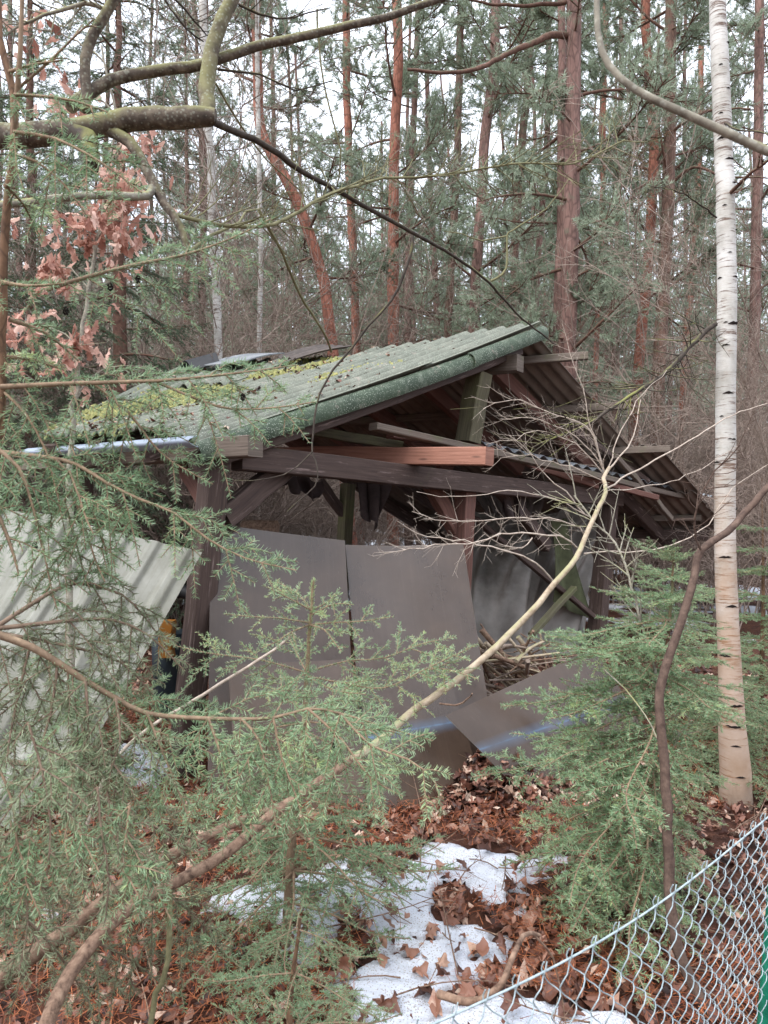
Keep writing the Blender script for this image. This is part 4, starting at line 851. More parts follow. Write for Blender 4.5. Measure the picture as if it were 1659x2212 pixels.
for y, n, el, s_ in ((1215, 5, .7, .35), (1250, 5, .4, .5), (1290, 6, .25, .7), (1340, 6, .15, .85), (1400, 7, .08, 1.), (1460, 7, .02, 1.1), (1520, 6, -.05, 1.1), (1590, 6, -.1, 1.1), (1660, 6, -.18, 1.1), (1740, 6, -.25, 1.1), (1820, 5, -.3, 1.1), (1900, 3, -.3, .9)):
    t_ = (y - 1190) / 855; x_ = 1456 - 84 * t_
    whorl(sD, P(x_, y, 3.0 - .4 * t_), cD, n + 3, r.random() * 6, el - .06, s_ * 1.05, east=.5)
for pts, Z1 in (([(1440, 1400), (1330, 1400), (1230, 1395), (1140, 1375)], 2.75), ([(1430, 1470), (1330, 1500), (1250, 1500), (1185, 1490)], 2.7), ([(1410, 1640), (1330, 1640), (1250, 1620), (1170, 1660)], 2.5), ([(1400, 1720), (1300, 1740), (1200, 1780), (1110, 1790)], 2.5)):
    bough(sD, PP(2.85, Z1, pts), r, nl=.016, nw=.0029, dens=540, gap=.044, lat=.2, droop=.3, r0=.004, tint=.65, rl=.0016, pn=(0, -.6, .8))
# --- two spruces behind the birch at the right edge
for (px, py, Z, lab, top) in ((1640, 1560, 5.0, 'dark spruce behind the birch at the right edge of the frame', 1.9), (1560, 1700, 4.3, 'small spruce at the foot of the birch', 1.1)):
    b0 = G(px, CY + EYE * F / Z); e = thing('spruce', lab, 'spruce tree', b0)
    q = spline([b0 - (0, 0, .03), b0 + (.03, 0, top * .5), b0 + (.02, 0, top)], .06, .001, r); mb = MB(); tube(mb, q, np.linspace(.024, .004, len(q)), 7); part('trunk', mb, m_bark_spr, e)
    for k in range(9):
        z = top * (.12 + .085 * k); whorl(e, b0 + (.02, 0, z), cD, 6, r.random() * 6, -.15 + .05 * k, (1.5 - .13 * k) * top / 1.7)

# --- dark tall spruces in the wood at the left
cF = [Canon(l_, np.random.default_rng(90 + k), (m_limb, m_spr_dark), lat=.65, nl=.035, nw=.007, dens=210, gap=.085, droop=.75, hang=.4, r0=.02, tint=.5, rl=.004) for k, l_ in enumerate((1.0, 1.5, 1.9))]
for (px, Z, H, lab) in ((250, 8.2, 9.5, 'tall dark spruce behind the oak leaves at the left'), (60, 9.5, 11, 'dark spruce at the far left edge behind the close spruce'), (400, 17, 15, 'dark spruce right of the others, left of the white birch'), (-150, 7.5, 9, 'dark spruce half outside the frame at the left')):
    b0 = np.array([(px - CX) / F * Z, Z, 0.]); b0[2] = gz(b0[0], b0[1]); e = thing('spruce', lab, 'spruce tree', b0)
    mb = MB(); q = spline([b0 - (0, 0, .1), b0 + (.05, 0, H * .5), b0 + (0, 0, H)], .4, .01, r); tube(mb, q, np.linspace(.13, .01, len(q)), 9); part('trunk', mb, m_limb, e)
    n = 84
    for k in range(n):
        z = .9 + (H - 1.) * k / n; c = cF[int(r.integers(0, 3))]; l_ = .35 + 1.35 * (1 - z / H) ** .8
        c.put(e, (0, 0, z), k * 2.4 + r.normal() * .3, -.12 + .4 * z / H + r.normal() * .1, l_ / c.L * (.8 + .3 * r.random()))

# ------------------------------------------------------------------ pines
r = np.random.default_rng(202)
def pine_limbs(tp, h0, n, r, Lmax, up=.25):
    """limbs off a trunk polyline above height h0"""
    z = tp[:, 2]; zt = h0 + (z[-1] - h0) * np.sort(r.random(n)) ** .9
    base = np.stack([np.interp(zt, z, tp[:, k]) for k in range(3)], 1)
    az = np.arange(n) * 2.4 + r.random(n); fr = (zt - h0) / (z[-1] - h0 + 1e-6)
    L = Lmax * (.5 + .6 * r.random(n)) * (1 - .45 * fr)
    d = np.stack([np.cos(az), np.sin(az), up + .3 * r.normal(size=n)], 1)
    return base, nrm(d) * L[:, None], np.stack([0 * L, 0 * L, L * (.1 + .25 * r.normal(size=n))], 1) + r.normal(size=(n, 3)) * .12 * L[:, None]
def pine_foliage(limbs, r, wd, nd, dens=1.0, nl=.09, nw=.011, tint=.5):
    tw, i1, _ = kids(limbs, int(7 * dens), r, .3, 1.0, .42, .35, 48, 14, bend=(0, 0, .12), bj=.2)
    t2, i2, _ = kids(tw, 4, r, .25, 1., .5, .3, 42, 14, bend=(0, 0, .15), bj=.15)
    tubes(wd, tw, .010, .004, 3, 3); tubes(wd, tuple(x[::2] for x in t2), .005, .003, 3, 2)
    tn = tint + r.normal(size=len(tw[0])) * .12
    sh = slen(t2); k = .34 / np.maximum(sh, .34)
    tips = (t2[0] + t2[1] * (1 - k)[:, None], t2[1] * k[:, None], np.zeros_like(t2[2]) + t2[2] * k[:, None])
    needles(nd, tips, 150, nl, nw, r, ang=48, tint=tn[i2], flat=1.)
    k = .3 / np.maximum(slen(tw), .3); tips = (tw[0] + tw[1] * (1 - k)[:, None] + tw[2], tw[1] * k[:, None], tw[2] * 0)
    needles(nd, tips, 190, nl, nw, r, ang=48, tint=tn, flat=1.)
def pine(pts, rb, rt, h0, nl_, Lmax, label, mats=(m_bark_red,), dens=1., limbs_single=True, tint=.5, group=None, dead=0):
    b0 = np.array([pts[0][0], pts[0][1], gz(pts[0][0], pts[0][1])]); t = thing('pine_tree', label, 'pine tree', b0, group)
    q = spline(pts, .35, .006, r); mb = MB(); rad = np.linspace(rb, rt, len(q)); tube(mb, q, rad, 12, lump=.035, r=r); part('trunk', mb, mats[0], t)
    lm = pine_limbs(q, h0, nl_, r, Lmax); big = np.argsort(-slen(lm))[:9] if limbs_single else []
    wd, nd = MB(), MB()
    for i in range(nl_):
        s_ = tuple(x[i:i + 1] for x in lm)
        if i in big: m1 = MB(); tubes(m1, s_, .028, .008, 6, 8); part('limb', m1, m_limb, t)
        else: tubes(wd, s_, .022, .006, 4, 6)
    if dead:
        dz = b0[2] + 1.5 + (h0 - 1.5) * r.random(dead); az = r.random(dead) * 6.28; bs = np.stack([np.interp(dz, q[:, 2], q[:, k]) for k in range(3)], 1)
        L = .5 + r.random(dead); dl = (bs, np.stack([np.cos(az) * L, np.sin(az) * L, .1 * r.normal(size=dead)], 1), np.stack([0 * L, 0 * L, -.25 * L], 1))
        tubes(wd, dl, .012, .004, 4, 5); k2, _, _ = kids(dl, 5, r, .3, 1, .4, .3, 50, bj=.25); tubes(wd, k2, .005, .002, 3, 3); k3, _, _ = kids(k2, 3, r, .3, 1, .5, .3, 50, bj=.25); tubes(wd, k3, .003, .0015, 3, 2)
    pine_foliage(lm, r, wd, nd, dens, tint=tint)
    c = part('crown', wd, m_limb, t); part('needles', nd, m_pine, c)
    return t
def px_trunk(Z, pts, top=None):
    b = P(*pts[-1], Z); bx, by = pts[-1]; cx, cy_ = pts[-2]
    k = (bx - cx) / max(by - cy_, 1); gy = CY + EYE * F / Z
    g = P(bx + k * .5 * (gy - by), gy, Z); g[2] = gz(g[0], g[1]) - .1
    l_ = [g] + [P(x, y, Z) for x, y in pts[::-1]]
    d = l_[-1] - l_[-2]; d = d / np.linalg.norm(d)
    l_.append(l_[-1] + (d * .3 + np.array([0, 0, .7])) * (top or 2.5)); return np.array(l_)
specs = [  # Z, trunk pixels top->bottom, base radius, top radius, crown start, n limbs, limb length, label, bark
 (10.5, [(1240, -40), (1238, 200), (1235, 400), (1228, 740)], .150, .10, 3.2, 20, 2.2, 'thickest pine trunk behind the roof ridge, right of the middle', m_bark_pine),
 (13.5, [(857, -40), (860, 140), (850, 400), (850, 720)], .125, .085, 5.0, 22, 2.4, 'pine with a grey upper and orange lower trunk above the left half of the roof', m_bark_red),
 (15.0, [(996, -30), (990, 250), (982, 450), (968, 700)], .095, .07, 5.0, 18, 2.2, 'thin grey pine between the orange-footed pine and a leaning pine', m_bark_pgrey),
 (13.0, [(1072, -30), (1066, 140), (1048, 290), (1040, 420), (1022, 710)], .115, .085, 5.0, 20, 2.2, 'pine leaning slightly right, just left of the thickest pine group', m_bark_pine),
 (16.0, [(1152, -30), (1138, 200), (1124, 350), (1108, 650)], .11, .08, 5.2, 18, 2.4, 'slim pine standing just right of the slightly leaning pine', m_bark_pgrey),
 (17.0, [(1186, -30), (1182, 300), (1158, 640)], .095, .06, 5.2, 16, 2.2, 'thin pine close to the left side of the thickest pine', m_bark_pine),
 (13.0, [(1395, 60), (1405, 200), (1412, 330), (1400, 560), (1372, 880)], .105, .08, 4.6, 20, 2.0, 'orange-red pine right of the thickest pine, leaning to the left at its foot', m_bark_red),
 (12.0, [(1450, 0), (1448, 130), (1444, 400), (1432, 660), (1420, 900)], .125, .09, 4.2, 20, 2.0, 'grey-brown pine between the orange-red pine and the birch', m_bark_pgrey),
 (11.5, [(552, -30), (556, 130), (560, 270), (592, 340), (640, 430), (680, 540), (712, 700)], .105, .075, 5.0, 16, 1.8, 'curved orange pine bending left above the roof', m_bark_red),
 (16.0, [(748, 40), (752, 300), (760, 500), (768, 700)], .11, .08, 5.0, 18, 2.2, 'reddish pine right of the curved orange pine', m_bark_red),
 (15.0, [(1640, 140), (1636, 400), (1630, 700), (1618, 960)], .125, .09, 4.8, 20, 2.2, 'reddish pine just right of the white birch', m_bark_pine),
 (18.0, [(1512, 300), (1500, 560), (1480, 760)], .09, .07, 5.0, 16, 2.0, 'slim reddish pine just left of the white birch', m_bark_red),
 (19.0, [(1305, 200), (1300, 500), (1288, 760)], .085, .06, 5.2, 16, 2.0, 'thin pine in the gap right of the thickest pine', m_bark_red),
 (11.2, [(1213, 300), (1212, 500), (1205, 720)], .10, .06, 4.0, 10, 1.8, 'pine pressed close behind the left flank of the thickest trunk', m_bark_pine),
 (20.0, [(925, 300), (935, 500), (945, 720)], .10, .07, 5.5, 18, 2.4, 'pine between the orange-footed pine and the thin grey pine', m_bark_pine),
]
for (Z, pts, rb, rt, h0, n, Lm, lab, mt) in specs:
    tp = px_trunk(Z, pts); pine(tp, rb, rt, h0, n, Lm, lab, (mt,), dens=2.7, dead=9, tint=.5 + r.normal() * .06)
# long dark limbs of the thickest pine, and its neighbours' (seen against the sky)
def limb_px(tree, Z0, Z1, pts, ra, rb):
    mb = MB(); q = spline(PP(Z0, Z1, pts), .12, .006, r); tube(mb, q, np.linspace(ra, rb, len(q)), 7); part('limb', mb, m_limb, tree)
pines = [o for o in C.objects if o.name.startswith('pine_tree')]
p0 = pines[0]
limb_px(p0, 10.5, 9.5, [(1225, 78), (1200, 74), (1150, 92), (1090, 120), (1040, 145), (970, 158), (880, 150)], .055, .02)
limb_px(p0, 10.5, 9.8, [(1225, 210), (1205, 192), (1175, 192), (1140, 215)], .035, .015)
limb_px(p0, 10.5, 10.0, [(1222, 5), (1150, 12), (1060, 8), (1000, -5)], .035, .015)
limb_px(pines[7], 12.0, 11.0, [(1450, 400), (1390, 400), (1330, 470), (1240, 480), (1130, 480), (1060, 470)], .03, .01)
limb_px(pines[7], 12.0, 10.5, [(1448, 290), (1500, 250), (1560, 235), (1620, 235)], .03, .012)
limb_px(pines[7], 12.0, 11.0, [(1448, 400), (1500, 360), (1560, 380), (1659, 385)], .03, .012)
limb_px(pines[6], 13.0, 12.0, [(1412, 200), (1380, 150), (1360, 140)], .06, .04)
limb_px(pines[6], 13.0, 11.5, [(1360, 140), (1420, 80), (1500, 45)], .03, .01)
# a patch of dead, rust-coloured pine twigs
lm = st(np.array([P(1420, 300, 11.5)]), np.array([P(1360, 330, 11.3) - P(1420, 300, 11.5)])); wd, nd = MB(), MB()
lm = kids(lm, 14, r, 0, 1, .9, .2, 60, 30, bj=.2, absL=.55)[0]; tubes(wd, lm, .008, .003, 3, 3); k1 = kids(lm, 6, r, .2, 1, .5, .3, 45, bj=.2)[0]; tubes(wd, k1, .004, .002, 3, 2); needles(nd, k1, 120, .06, .006, r, ang=45, flat=1.)
c = part('dead_twigs', wd, m_limb, pines[7]); part('dead_needles', nd, m_pine_dead, c)

# generic pines deeper in the wood: four built, the rest copies
def copy_tree(o, loc, rz, sc, parent=None):
    c = o.copy(); C.objects.link(c)
    if parent: c.parent = parent
    else: c.location = loc; c.rotation_euler = (0, 0, rz); c.scale = (sc,) * 3
    for ch in o.children: copy_tree(ch, None, 0, 1, c)
    return c
protos = []
FARP = 'slender pine deep in the wood, one of many much alike'
for k in range(5):
    H = 19 + 4 * r.random(); pts = np.array([(0, 0, -.1), (.1 * r.normal(), .1 * r.normal(), H * .35), (.2 * r.normal(), .2 * r.normal(), H * .7), (.2 * r.normal(), .2 * r.normal(), H)])
    protos.append((pts, H))
spots = []
rr = np.random.default_rng(33)
while len(spots) < 70:
    y = 17 + 40 * rr.random() ** 1.2; x = (rr.random() - .5) * 1.35 * y
    px = CX + x / y * F
    if px > 700 and px < 1500 and y < 26 and rr.random() < .35: continue
    if all((x - a) ** 2 + (y - b) ** 2 > 1.6 for a, b in spots): spots.append((x, y))
made = []
for k, (x, y) in enumerate(spots):
    if k < 5:
        pts, H = protos[k]; off = np.array([x, y, 0])
        z0 = float(gz(x, y)); off[2] = z0
        t = pine(pts + off, .095, .045, 3.2 + z0, 38, 2.7, FARP, ((m_bark_pine, m_bark_pgrey, m_bark_pine, m_bark_pgrey, m_bark_pine)[k],), dens=1.9, limbs_single=False, dead=10, group='pines deep in the wood')
        made.append(t)
    else:
        src = made[k % 5]; copy_tree(src, (x, y, float(gz(x, y))), rr.random() * 6.28, .85 + .4 * rr.random())

# ------------------------------------------------------------------ birches
def birch(pts, radii, label, nscar, limbs=None, r=r):
    b0 = np.array(pts[0]); t = thing('birch_tree', label, 'birch tree', b0)
    q = spline(pts, .12, .002, r); rad = np.interp(np.linspace(0, 1, len(q)), np.linspace(0, 1, len(radii)), radii); mb = MB(); tube(mb, q, rad, 18, lump=.012, r=r); part('trunk', mb, m_birch, t)
    for k in range(nscar):
        i = int(r.integers(2, len(q) - 2)); p = q[i]; a = -math.pi / 2 + r.normal() * .8; rd_ = rad[i]; wv = rd_ * (.25 + .42 * r.random() ** 1.5); hh = wv * (.35 + .3 * r.random())
        uu = np.linspace(-1, 1, 7); mb = MB(); aa = a + uu * wv / rd_
        top = np.stack([p[0] + np.cos(aa) * rd_ * 1.0, p[1] + np.sin(aa) * rd_ * 1.0, p[2] - np.abs(uu) ** 1.3 * hh * .9 + 0 * aa], 1)
        mid = top + np.stack([np.cos(aa) * .006 * (1 - uu ** 2), np.sin(aa) * .006 * (1 - uu ** 2), -hh * .35 * (1.05 - np.abs(uu))], 1)
        bot = top + np.stack([0 * aa, 0 * aa, -hh * (1.02 - np.abs(uu))], 1); mid -= 0
        V = np.vstack([top, mid, bot]) + np.stack([np.cos(aa), np.sin(aa), 0 * aa], 1)[np.tile(np.arange(7), 3)] * .0015; j = np.arange(6)
        mb.add(V, np.vstack([np.stack([j, j + 1, j + 8, j + 7], 1), np.stack([j + 7, j + 8, j + 15, j + 14], 1)])); part('branch_scar', mb, m_scar, t)
    return t, q
Zb = 3.9
bt, bq = birch([G(1590, CY + EYE * F / Zb) - (0, 0, .05), P(1584, 1600, Zb), P(1568, 1250, Zb), P(1567, 900, Zb), P(1570, 600, Zb), P(1562, 300, Zb), P(1549, 0, Zb), P(1535, -260, Zb), P(1525, -700, Zb)], [.092, .061, .056, .053, .051, .048, .043, .039, .035], 'thick white birch trunk with black scars standing at the right', 64)
def bare_px(tree, Z0, Z1, pts, ra, rb, mat, tw=0, name='branch', jit=.004, tl=.12, lift=.1):
    mb = MB(); q = spline(PP(Z0, Z1, pts), .05, jit, r); tube(mb, q, np.linspace(ra, rb, len(q)), 8)
    if tw:
        s_ = to_strands(spline(q, .12)) if len(q) > 8 else to_strands(q)
        k1, _, _ = kids(s_, max(1, tw), r, .1, 1, 1, .2, 48, 12, bend=(0, 0, lift), bj=.12, absL=tl); tubes(mb, k1, rb * .9, rb * .35, 4, 5)
        k2, _, _ = kids(k1, 3, r, .3, 1, .5, .3, 42, 12, bj=.12); tubes(mb, k2, rb * .5, rb * .25, 3, 4)
    return part(name, mb, mat, tree)
bare_px(bt, 3.88, 3.3, [(1545, 700), (1494, 743), (1454, 790), (1404, 828), (1329, 878), (1254, 923), (1149, 968)], .016, .004, m_darktwig, 1, tl=.3)
bare_px(bt, 3.88, 3.6, [(1560, 265), (1600, 280), (1659, 290)], .006, .003, m_darktwig, 1)
bare_px(bt, 3.88, 3.5, [(1575, 420), (1610, 385), (1680, 330)], .012, .006, m_limb, 1)
bare_px(bt, 3.85, 3.5, [(1548, 470), (1480, 420), (1400, 400)], .005, .002, m_darktwig, 1)
for (Z, pts, rad, lab, n) in ((9.4, [(445, 230), (455, 330), (460, 500), (468, 640), (472, 780)], [.062, .056, .05], 'thin white birch trunk behind the roof at the left', 16),
                        (10.4, [(556, 120), (560, 380), (564, 560), (560, 760)], [.042, .036, .03], 'slender white birch between the other thin birch and the curved orange pine', 5)):
    tp = px_trunk(Z, pts, 3.5); t, q = birch(list(tp), rad, lab, n)
    mb = MB(); hi = q[q[:, 2] > 3.]; s_ = to_strands(hi[::3]); k1 = kids(s_, 3, r, 0, 1, 1, .1, 40, 10, bend=(0, 0, -.25), bj=.15, absL=1.4)[0]; tubes(mb, k1, .009, .003, 4, 6); k2 = kids(k1, 7, r, .2, 1, .45, .3, 38, bend=(0, 0, -.35), bj=.15)[0]; tubes(mb, k2, .004, .0016, 3, 4); k3 = kids(k2, 4, r, .2, 1, .5, .3, 38, bend=(0, 0, -.3), bj=.15)[0]; tubes(mb, k3, .0022, .001, 3, 3)
    part('crown', mb, m_shrub, t)

# ------------------------------------------------------------------ bare undergrowth
def shrub_mesh(r, H, n0=7, dens=1.):
    mb = MB(); az = r.random(n0) * 6.28; L = H * (.7 + .4 * r.random(n0)); sp = .12 + .35 * r.random(n0)
    b = np.stack([.15 * r.normal(size=n0), .15 * r.normal(size=n0), 0 * az - .05], 1)
    s_ = (b, np.stack([np.cos(az) * sp * L, np.sin(az) * sp * L, L], 1), np.stack([np.cos(az) * L * .15, np.sin(az) * L * .15, -.12 * L], 1) + r.normal(size=(n0, 3)) * .06 * H)
    tubes(mb, s_, .012, .004, 5, 9); k1 = kids(s_, int(10 * dens), r, .12, 1, .42, .45, 42, 14, bend=(0, 0, .08), bj=.14)[0]; tubes(mb, k1, .0065, .003, 3, 5)
    k2 = kids(k1, 6, r, .2, 1, .5, .3, 45, 14, bj=.14)[0]; tubes(mb, k2, .0042, .002, 3, 4); k3 = kids(k2, 3, r, .25, 1, .5, .3, 42, 14, bj=.14)[0]; tubes(mb, k3, .003, .0015, 3, 2)
    return mb
shm = []
for k in range(8): shm.append(shrub_mesh(r, 2.6 + 1.2 * r.random(), 6 + k % 3).mesh('bare_shrub', m_shrub if k % 3 else m_shrub_red))
rr = np.random.default_rng(44); cnt = 0
while cnt < 190:
    y = 8.8 + 14 * rr.random() ** 1.3; x = (rr.random() - .5) * 1.25 * y; px = CX + x / y * F
    o_ = np.array([x, y])
    d_ = (o_ - g0) @ gd[:2]; e_ = (o_ - g0) @ rd[:2]
    if -1 < d_ < 7 and -1.5 < e_ < 4.6 : continue
    o = bpy.data.objects.new('bare_shrub', shm[cnt % 8]); C.objects.link(o); o.location = (x, y, float(gz(x, y))); o.rotation_euler = (0, 0, rr.random() * 6.28); s_ = .75 + .65 * rr.random(); o.scale = (s_, s_, s_)
    tag(o, 'leafless grey-brown thicket shrub in the wood behind the shed', 'shrub', 'bare shrubs in the wood'); cnt += 1
tall = [shrub_mesh(r, 6.5, 4, 1.5).mesh('leafless_sapling', m_shrub) for k in range(3)]
for k in range(34):
    px = [330 + 480 * rr.random(), 330 + 480 * rr.random(), 800 + 500 * rr.random(), 1500 + 250 * rr.random()][k % 4]; y = 9.5 + 6 * rr.random(); x = (px - CX) / F * y
    o_ = np.array([x, y]); d_ = (o_ - g0) @ gd[:2]; e_ = (o_ - g0) @ rd[:2]
    if -1 < d_ < 7 and -1.5 < e_ < 4.6: continue
    o = bpy.data.objects.new('leafless_sapling', tall[k % 3]); C.objects.link(o); o.location = (x, y, float(gz(x, y))); o.rotation_euler = (0, 0, rr.random() * 6.28); s_ = .8 + .5 * rr.random(); o.scale = (s_, s_, s_)
    tag(o, 'tall thin leafless sapling with fine pale twigs among the pines', 'sapling', 'leafless saplings among the pines')
# far thicket closing the view at eye height
mb = MB(); rr = np.random.default_rng(45)
n = 1100; y = 22 + 40 * rr.random(n); x = (rr.random(n) - .5) * 1.4 * y; z = gz(x, y); L = 1.2 + 2.2 * rr.random(n); az = rr.random(n) * 6.28
s_ = (np.stack([x, y, z], 1), np.stack([np.cos(az) * L * .35, np.sin(az) * L * .35, L], 1), rr.normal(size=(n, 3)) * .3)
tubes(mb, s_, .016, .006, 3, 4); k1 = kids(s_, 7, rr, .15, 1, .45, .4, 45, bj=.2)[0]; tubes(mb, k1, .009, .004, 3, 3); k2 = kids(k1, 3, rr, .2, 1, .5, .3, 45, bj=.2)[0]; tubes(mb, k2, .006, .003, 3, 2)
tag(part('far_thicket', mb, m_shrub_red, None), kind='stuff')
# far wall of the wood: conifer needles and trunks beyond sixty metres
wd, nd = MB(), MB(); n = 340; y = 50 + 45 * rr.random(n); x = (rr.random(n) - .5) * 1.5 * y; z = gz(x, y); H = 20 + 6 * rr.random(n)
tubes(wd, (np.stack([x, y, z], 1), np.stack([0 * x, 0 * x, H], 1), np.zeros((n, 3))), .15, .05, 5, 3)
tr_ = (np.stack([x, y, z], 1), np.stack([0 * x, 0 * x, H], 1), np.zeros((n, 3)))
k1 = kids(tr_, 22, rr, .12, 1, 1, .35, 80, 12, absL=2.8, bj=.15)[0]; k2 = kids(k1, 7, rr, .2, 1, .5, .2, 55, bj=.2)[0]; needles(nd, k2, 7, .62, .15, rr, ang=50, flat=1.)
fw = tag(part('far_wood', wd, m_bark_pine, None), kind='stuff'); tag(part('far_crowns', nd, m_pine, fw), kind='stuff')

# ------------------------------------------------------------------ crooked bare tree reaching in from the left
r = np.random.default_rng(303)
gx0 = P(-190, 1106, 2.15); oak = thing('bare_tree', 'crooked bare tree whose thick mossy limb reaches in from the upper left', 'tree', (gx0[0], gx0[1], 0))
mb = MB(); q = spline([(gx0[0] - .05, gx0[1], -.05), P(-190, 1106, 2.15), P(-170, 600, 2.1), P(-60, 330, 2.05), P(60, 292, 2.0), P(130, 287, 2.0), P(200, 276, 2.0), P(280, 258, 2.0), P(370, 254, 2.0), P(440, 252, 2.0), P(466, 252, 2.0)], .04, .0012, r)
tube(mb, q, np.interp(np.linspace(0, 1, len(q)), [0, .6, .8, .97, 1], [.07, .055, .037, .030, .022]), 14, lump=.02, r=r); part('trunk', mb, m_oakbark, oak)
def bo(Z0, Z1, pts, ra, rb, mat=m_oakbark, tw=0, **k): return bare_px(oak, Z0, Z1, pts, ra, rb, mat, tw, jit=.0012, **k)
bo(2.0, 2.1, [(448, 262), (447, 225), (446, 195), (452, 140), (462, 90), (482, 40), (508, -15), (540, -120)], .025, .019)
bo(1.98, 2.2, [(150, 232), (180, 208), (240, 174), (330, 154), (450, 135), (550, 100), (690, 70), (830, 37), (980, -12)], .019, .010)
bo(2.0, 2.0, [(186, 240), (185, 200), (184, 130), (200, 75), (225, 35), (252, -10)], .017, .014)
bo(2.0, 1.95, [(225, 20), (185, 8), (125, 25), (65, 45), (20, 70)], .007, .003, m_oakbark_grey, 1)
bo(2.0, 1.9, [(150, 285), (190, 300), (192, 330), (197, 362)], .030, .022, m_darktwig)
bo(2.0, 3.6, [(462, 264), (575, 315), (650, 370), (725, 410), (830, 470), (905, 510), (979, 553), (1054, 608), (1094, 653), (1130, 690), (1200, 745)], .0105, .004, m_darktwig)
bo(2.85, 2.7, [(891, 505), (889, 535), (880, 570), (845, 650), (795, 705), (765, 745), (720, 800), (690, 850), (676, 930), (675, 980), (685, 1010), (680, 1050), (620, 1106)], .007, .002, m_darktwig)
bo(2.7, 2.65, [(676, 975), (640, 1010), (580, 1035), (505, 1038)], .003, .0014, m_darktwig)
bo(3.2, 3.2, [(1060, 607), (1085, 592), (1097, 560), (1095, 510), (1110, 495), (1180, 450), (1230, 385)], .006, .002, m_greentwig)
bo(3.2, 3.1, [(1094, 510), (1040, 520), (1000, 505), (960, 500)], .004, .002, m_greentwig)
bo(2.0, 1.95, [(232, 280), (265, 296), (292, 322), (320, 370), (340, 415), (370, 460), (395, 500), (403, 545)], .019, .009)
bo(1.97, 1.8, [(330, 405), (318, 422), (285, 424), (240, 420), (165, 425), (20, 442), (-60, 450)], .012, .010, m_oakbark_grey)
bo(1.97, 3.0, [(370, 462), (440, 480), (515, 490), (590, 485), (650, 455), (720, 415), (770, 402), (829, 385), (930, 382), (1040, 365), (1130, 352), (1240, 352), (1350, 302)], .0065, .003, m_greentwig, 1, tl=.25)
bo(1.97, 2.4, [(402, 548), (440, 520), (475, 500), (517, 480), (530, 458), (560, 452)], .006, .003, m_greentwig)
bo(2.1, 2.6, [(466, 180), (520, 270), (575, 345), (625, 390), (665, 430)], .0035, .0018, m_greentwig)
bo(2.3, 2.5, [(685, 20), (692, 130), (710, 230), (735, 325), (730, 385), (728, 400)], .0035, .0025, m_greentwig)
bo(2.4, 3.3, [(560, 455), (610, 550), (650, 640), (700, 720), (716, 760)], .006, .005, m_greentwig)
for pts in ([(350, -10), (400, 60), (440, 90)], [(470, 150), (560, 160), (640, 195), (715, 175)], [(375, -5), (420, 45), (445, 75)], [(515, 10), (600, 40), (700, 20)]): bo(2.1, 2.2, pts, .004, .002, m_darktwig, 1, tl=.2)
# soft twig close to the lens, upper right
tb = thing('twig', 'thin grey-brown twig curving close to the lens at the upper right', 'twig', P(1680, 335, 1.0))
mb = MB(); q = spline(PP(1.02, .95, [(1290, -40), (1291, 70), (1315, 140), (1370, 192), (1450, 232), (1560, 282), (1659, 327), (1800, 380)]), .03); tube(mb, q, np.linspace(.004, .0072, len(q)), 10); part('stem', mb, m_oakbark_grey, tb)

# ------------------------------------------------------------------ oak sapling with brown leaves
ok_ = P(160, 900, 3.6); os_ = thing('oak_sapling', 'young oak still holding pale brown leaves behind the close spruce', 'oak tree', (ok_[0], ok_[1], 0))
mb = MB(); q = spline([(ok_[0], ok_[1], -.03), P(150, 1100, 3.6), P(180, 700, 3.6), P(230, 400, 3.6), P(250, 250, 3.6), P(220, 100, 3.6)], .08, .006, r); tube(mb, q, np.linspace(.022, .005, len(q)), 8); part('trunk', mb, m_oakbark_grey, os_)
ometh = []
for k in range(10):
    V, f = OV[k]; m_ = MB(); m_.add(V + np.array([0, 1.15, 0]), f, r.random()); ometh.append(m_.mesh('leaf', m_oak))
regions = [((300, 310), 45, 40, 22), ((270, 400), 70, 60, 58), ((180, 490), 80, 40, 48), ((260, 470), 70, 50, 38), ((110, 580), 60, 35, 34), ((60, 700), 50, 30, 26), ((150, 740), 70, 35, 34), ((130, 780), 60, 25, 14), ((270, 790), 8, 8, 2), ((160, 200), 50, 60, 18), ((60, 60), 60, 50, 10)]
for (cx_, cy_), wx, wy, n in regions:
    ctr = P(cx_, cy_, 3.6); near_ = q[np.argmin(np.abs(q[:, 2] - ctr[2] + .15))]
    mb = MB(); bq = spline([near_, (near_ + ctr) / 2 + (0, 0, .05), ctr], .06, .006, r); tube(mb, bq, np.linspace(.006, .003, len(bq)), 5)
    s_ = st(np.repeat(ctr[None] , 7, 0) - (0, 0, .02), r.normal(size=(7, 3)) * np.array([wx, wx, wy]) / F * 3.6 * .9); tubes(mb, s_, .0022, .0012, 4, 4); part('branch', mb, m_oakbark_grey, os_)
    for _ in range(n):
        i = int(r.integers(0, 7)); p = s_[0][i] + s_[1][i] * (.2 + .9 * r.random()) + r.normal(size=3) * .022
        m4 = Matrix.Translation(Vector(p - ORG[os_.name])) @ Matrix.Rotation(r.random() * 6.28, 4, 'Z') @ Matrix.Rotation(R(-125) + r.normal() * .5, 4, 'X') @ Matrix.Rotation(r.normal() * .5, 4, 'Y') @ Matrix.Scale(.036 + .012 * r.random(), 4)
        inst('leaf', ometh[int(r.integers(0, 10))], os_, m4)

mb = MB(); pp = []
for (cx_, cy_), wx, wy, n in regions:
    pp.append(P(cx_, cy_, 3.66) + r.normal(size=(n // 2, 3)) * np.array([wx, wx * .6, wy]) / F * 3.6 * .6)
pp = np.concatenate(pp); leaf_mass(mb, pp, .034 + .012 * r.random(len(pp)), OV, r, 1.2); tag(part('leaf_cluster', mb, m_oak, os_), kind='stuff')
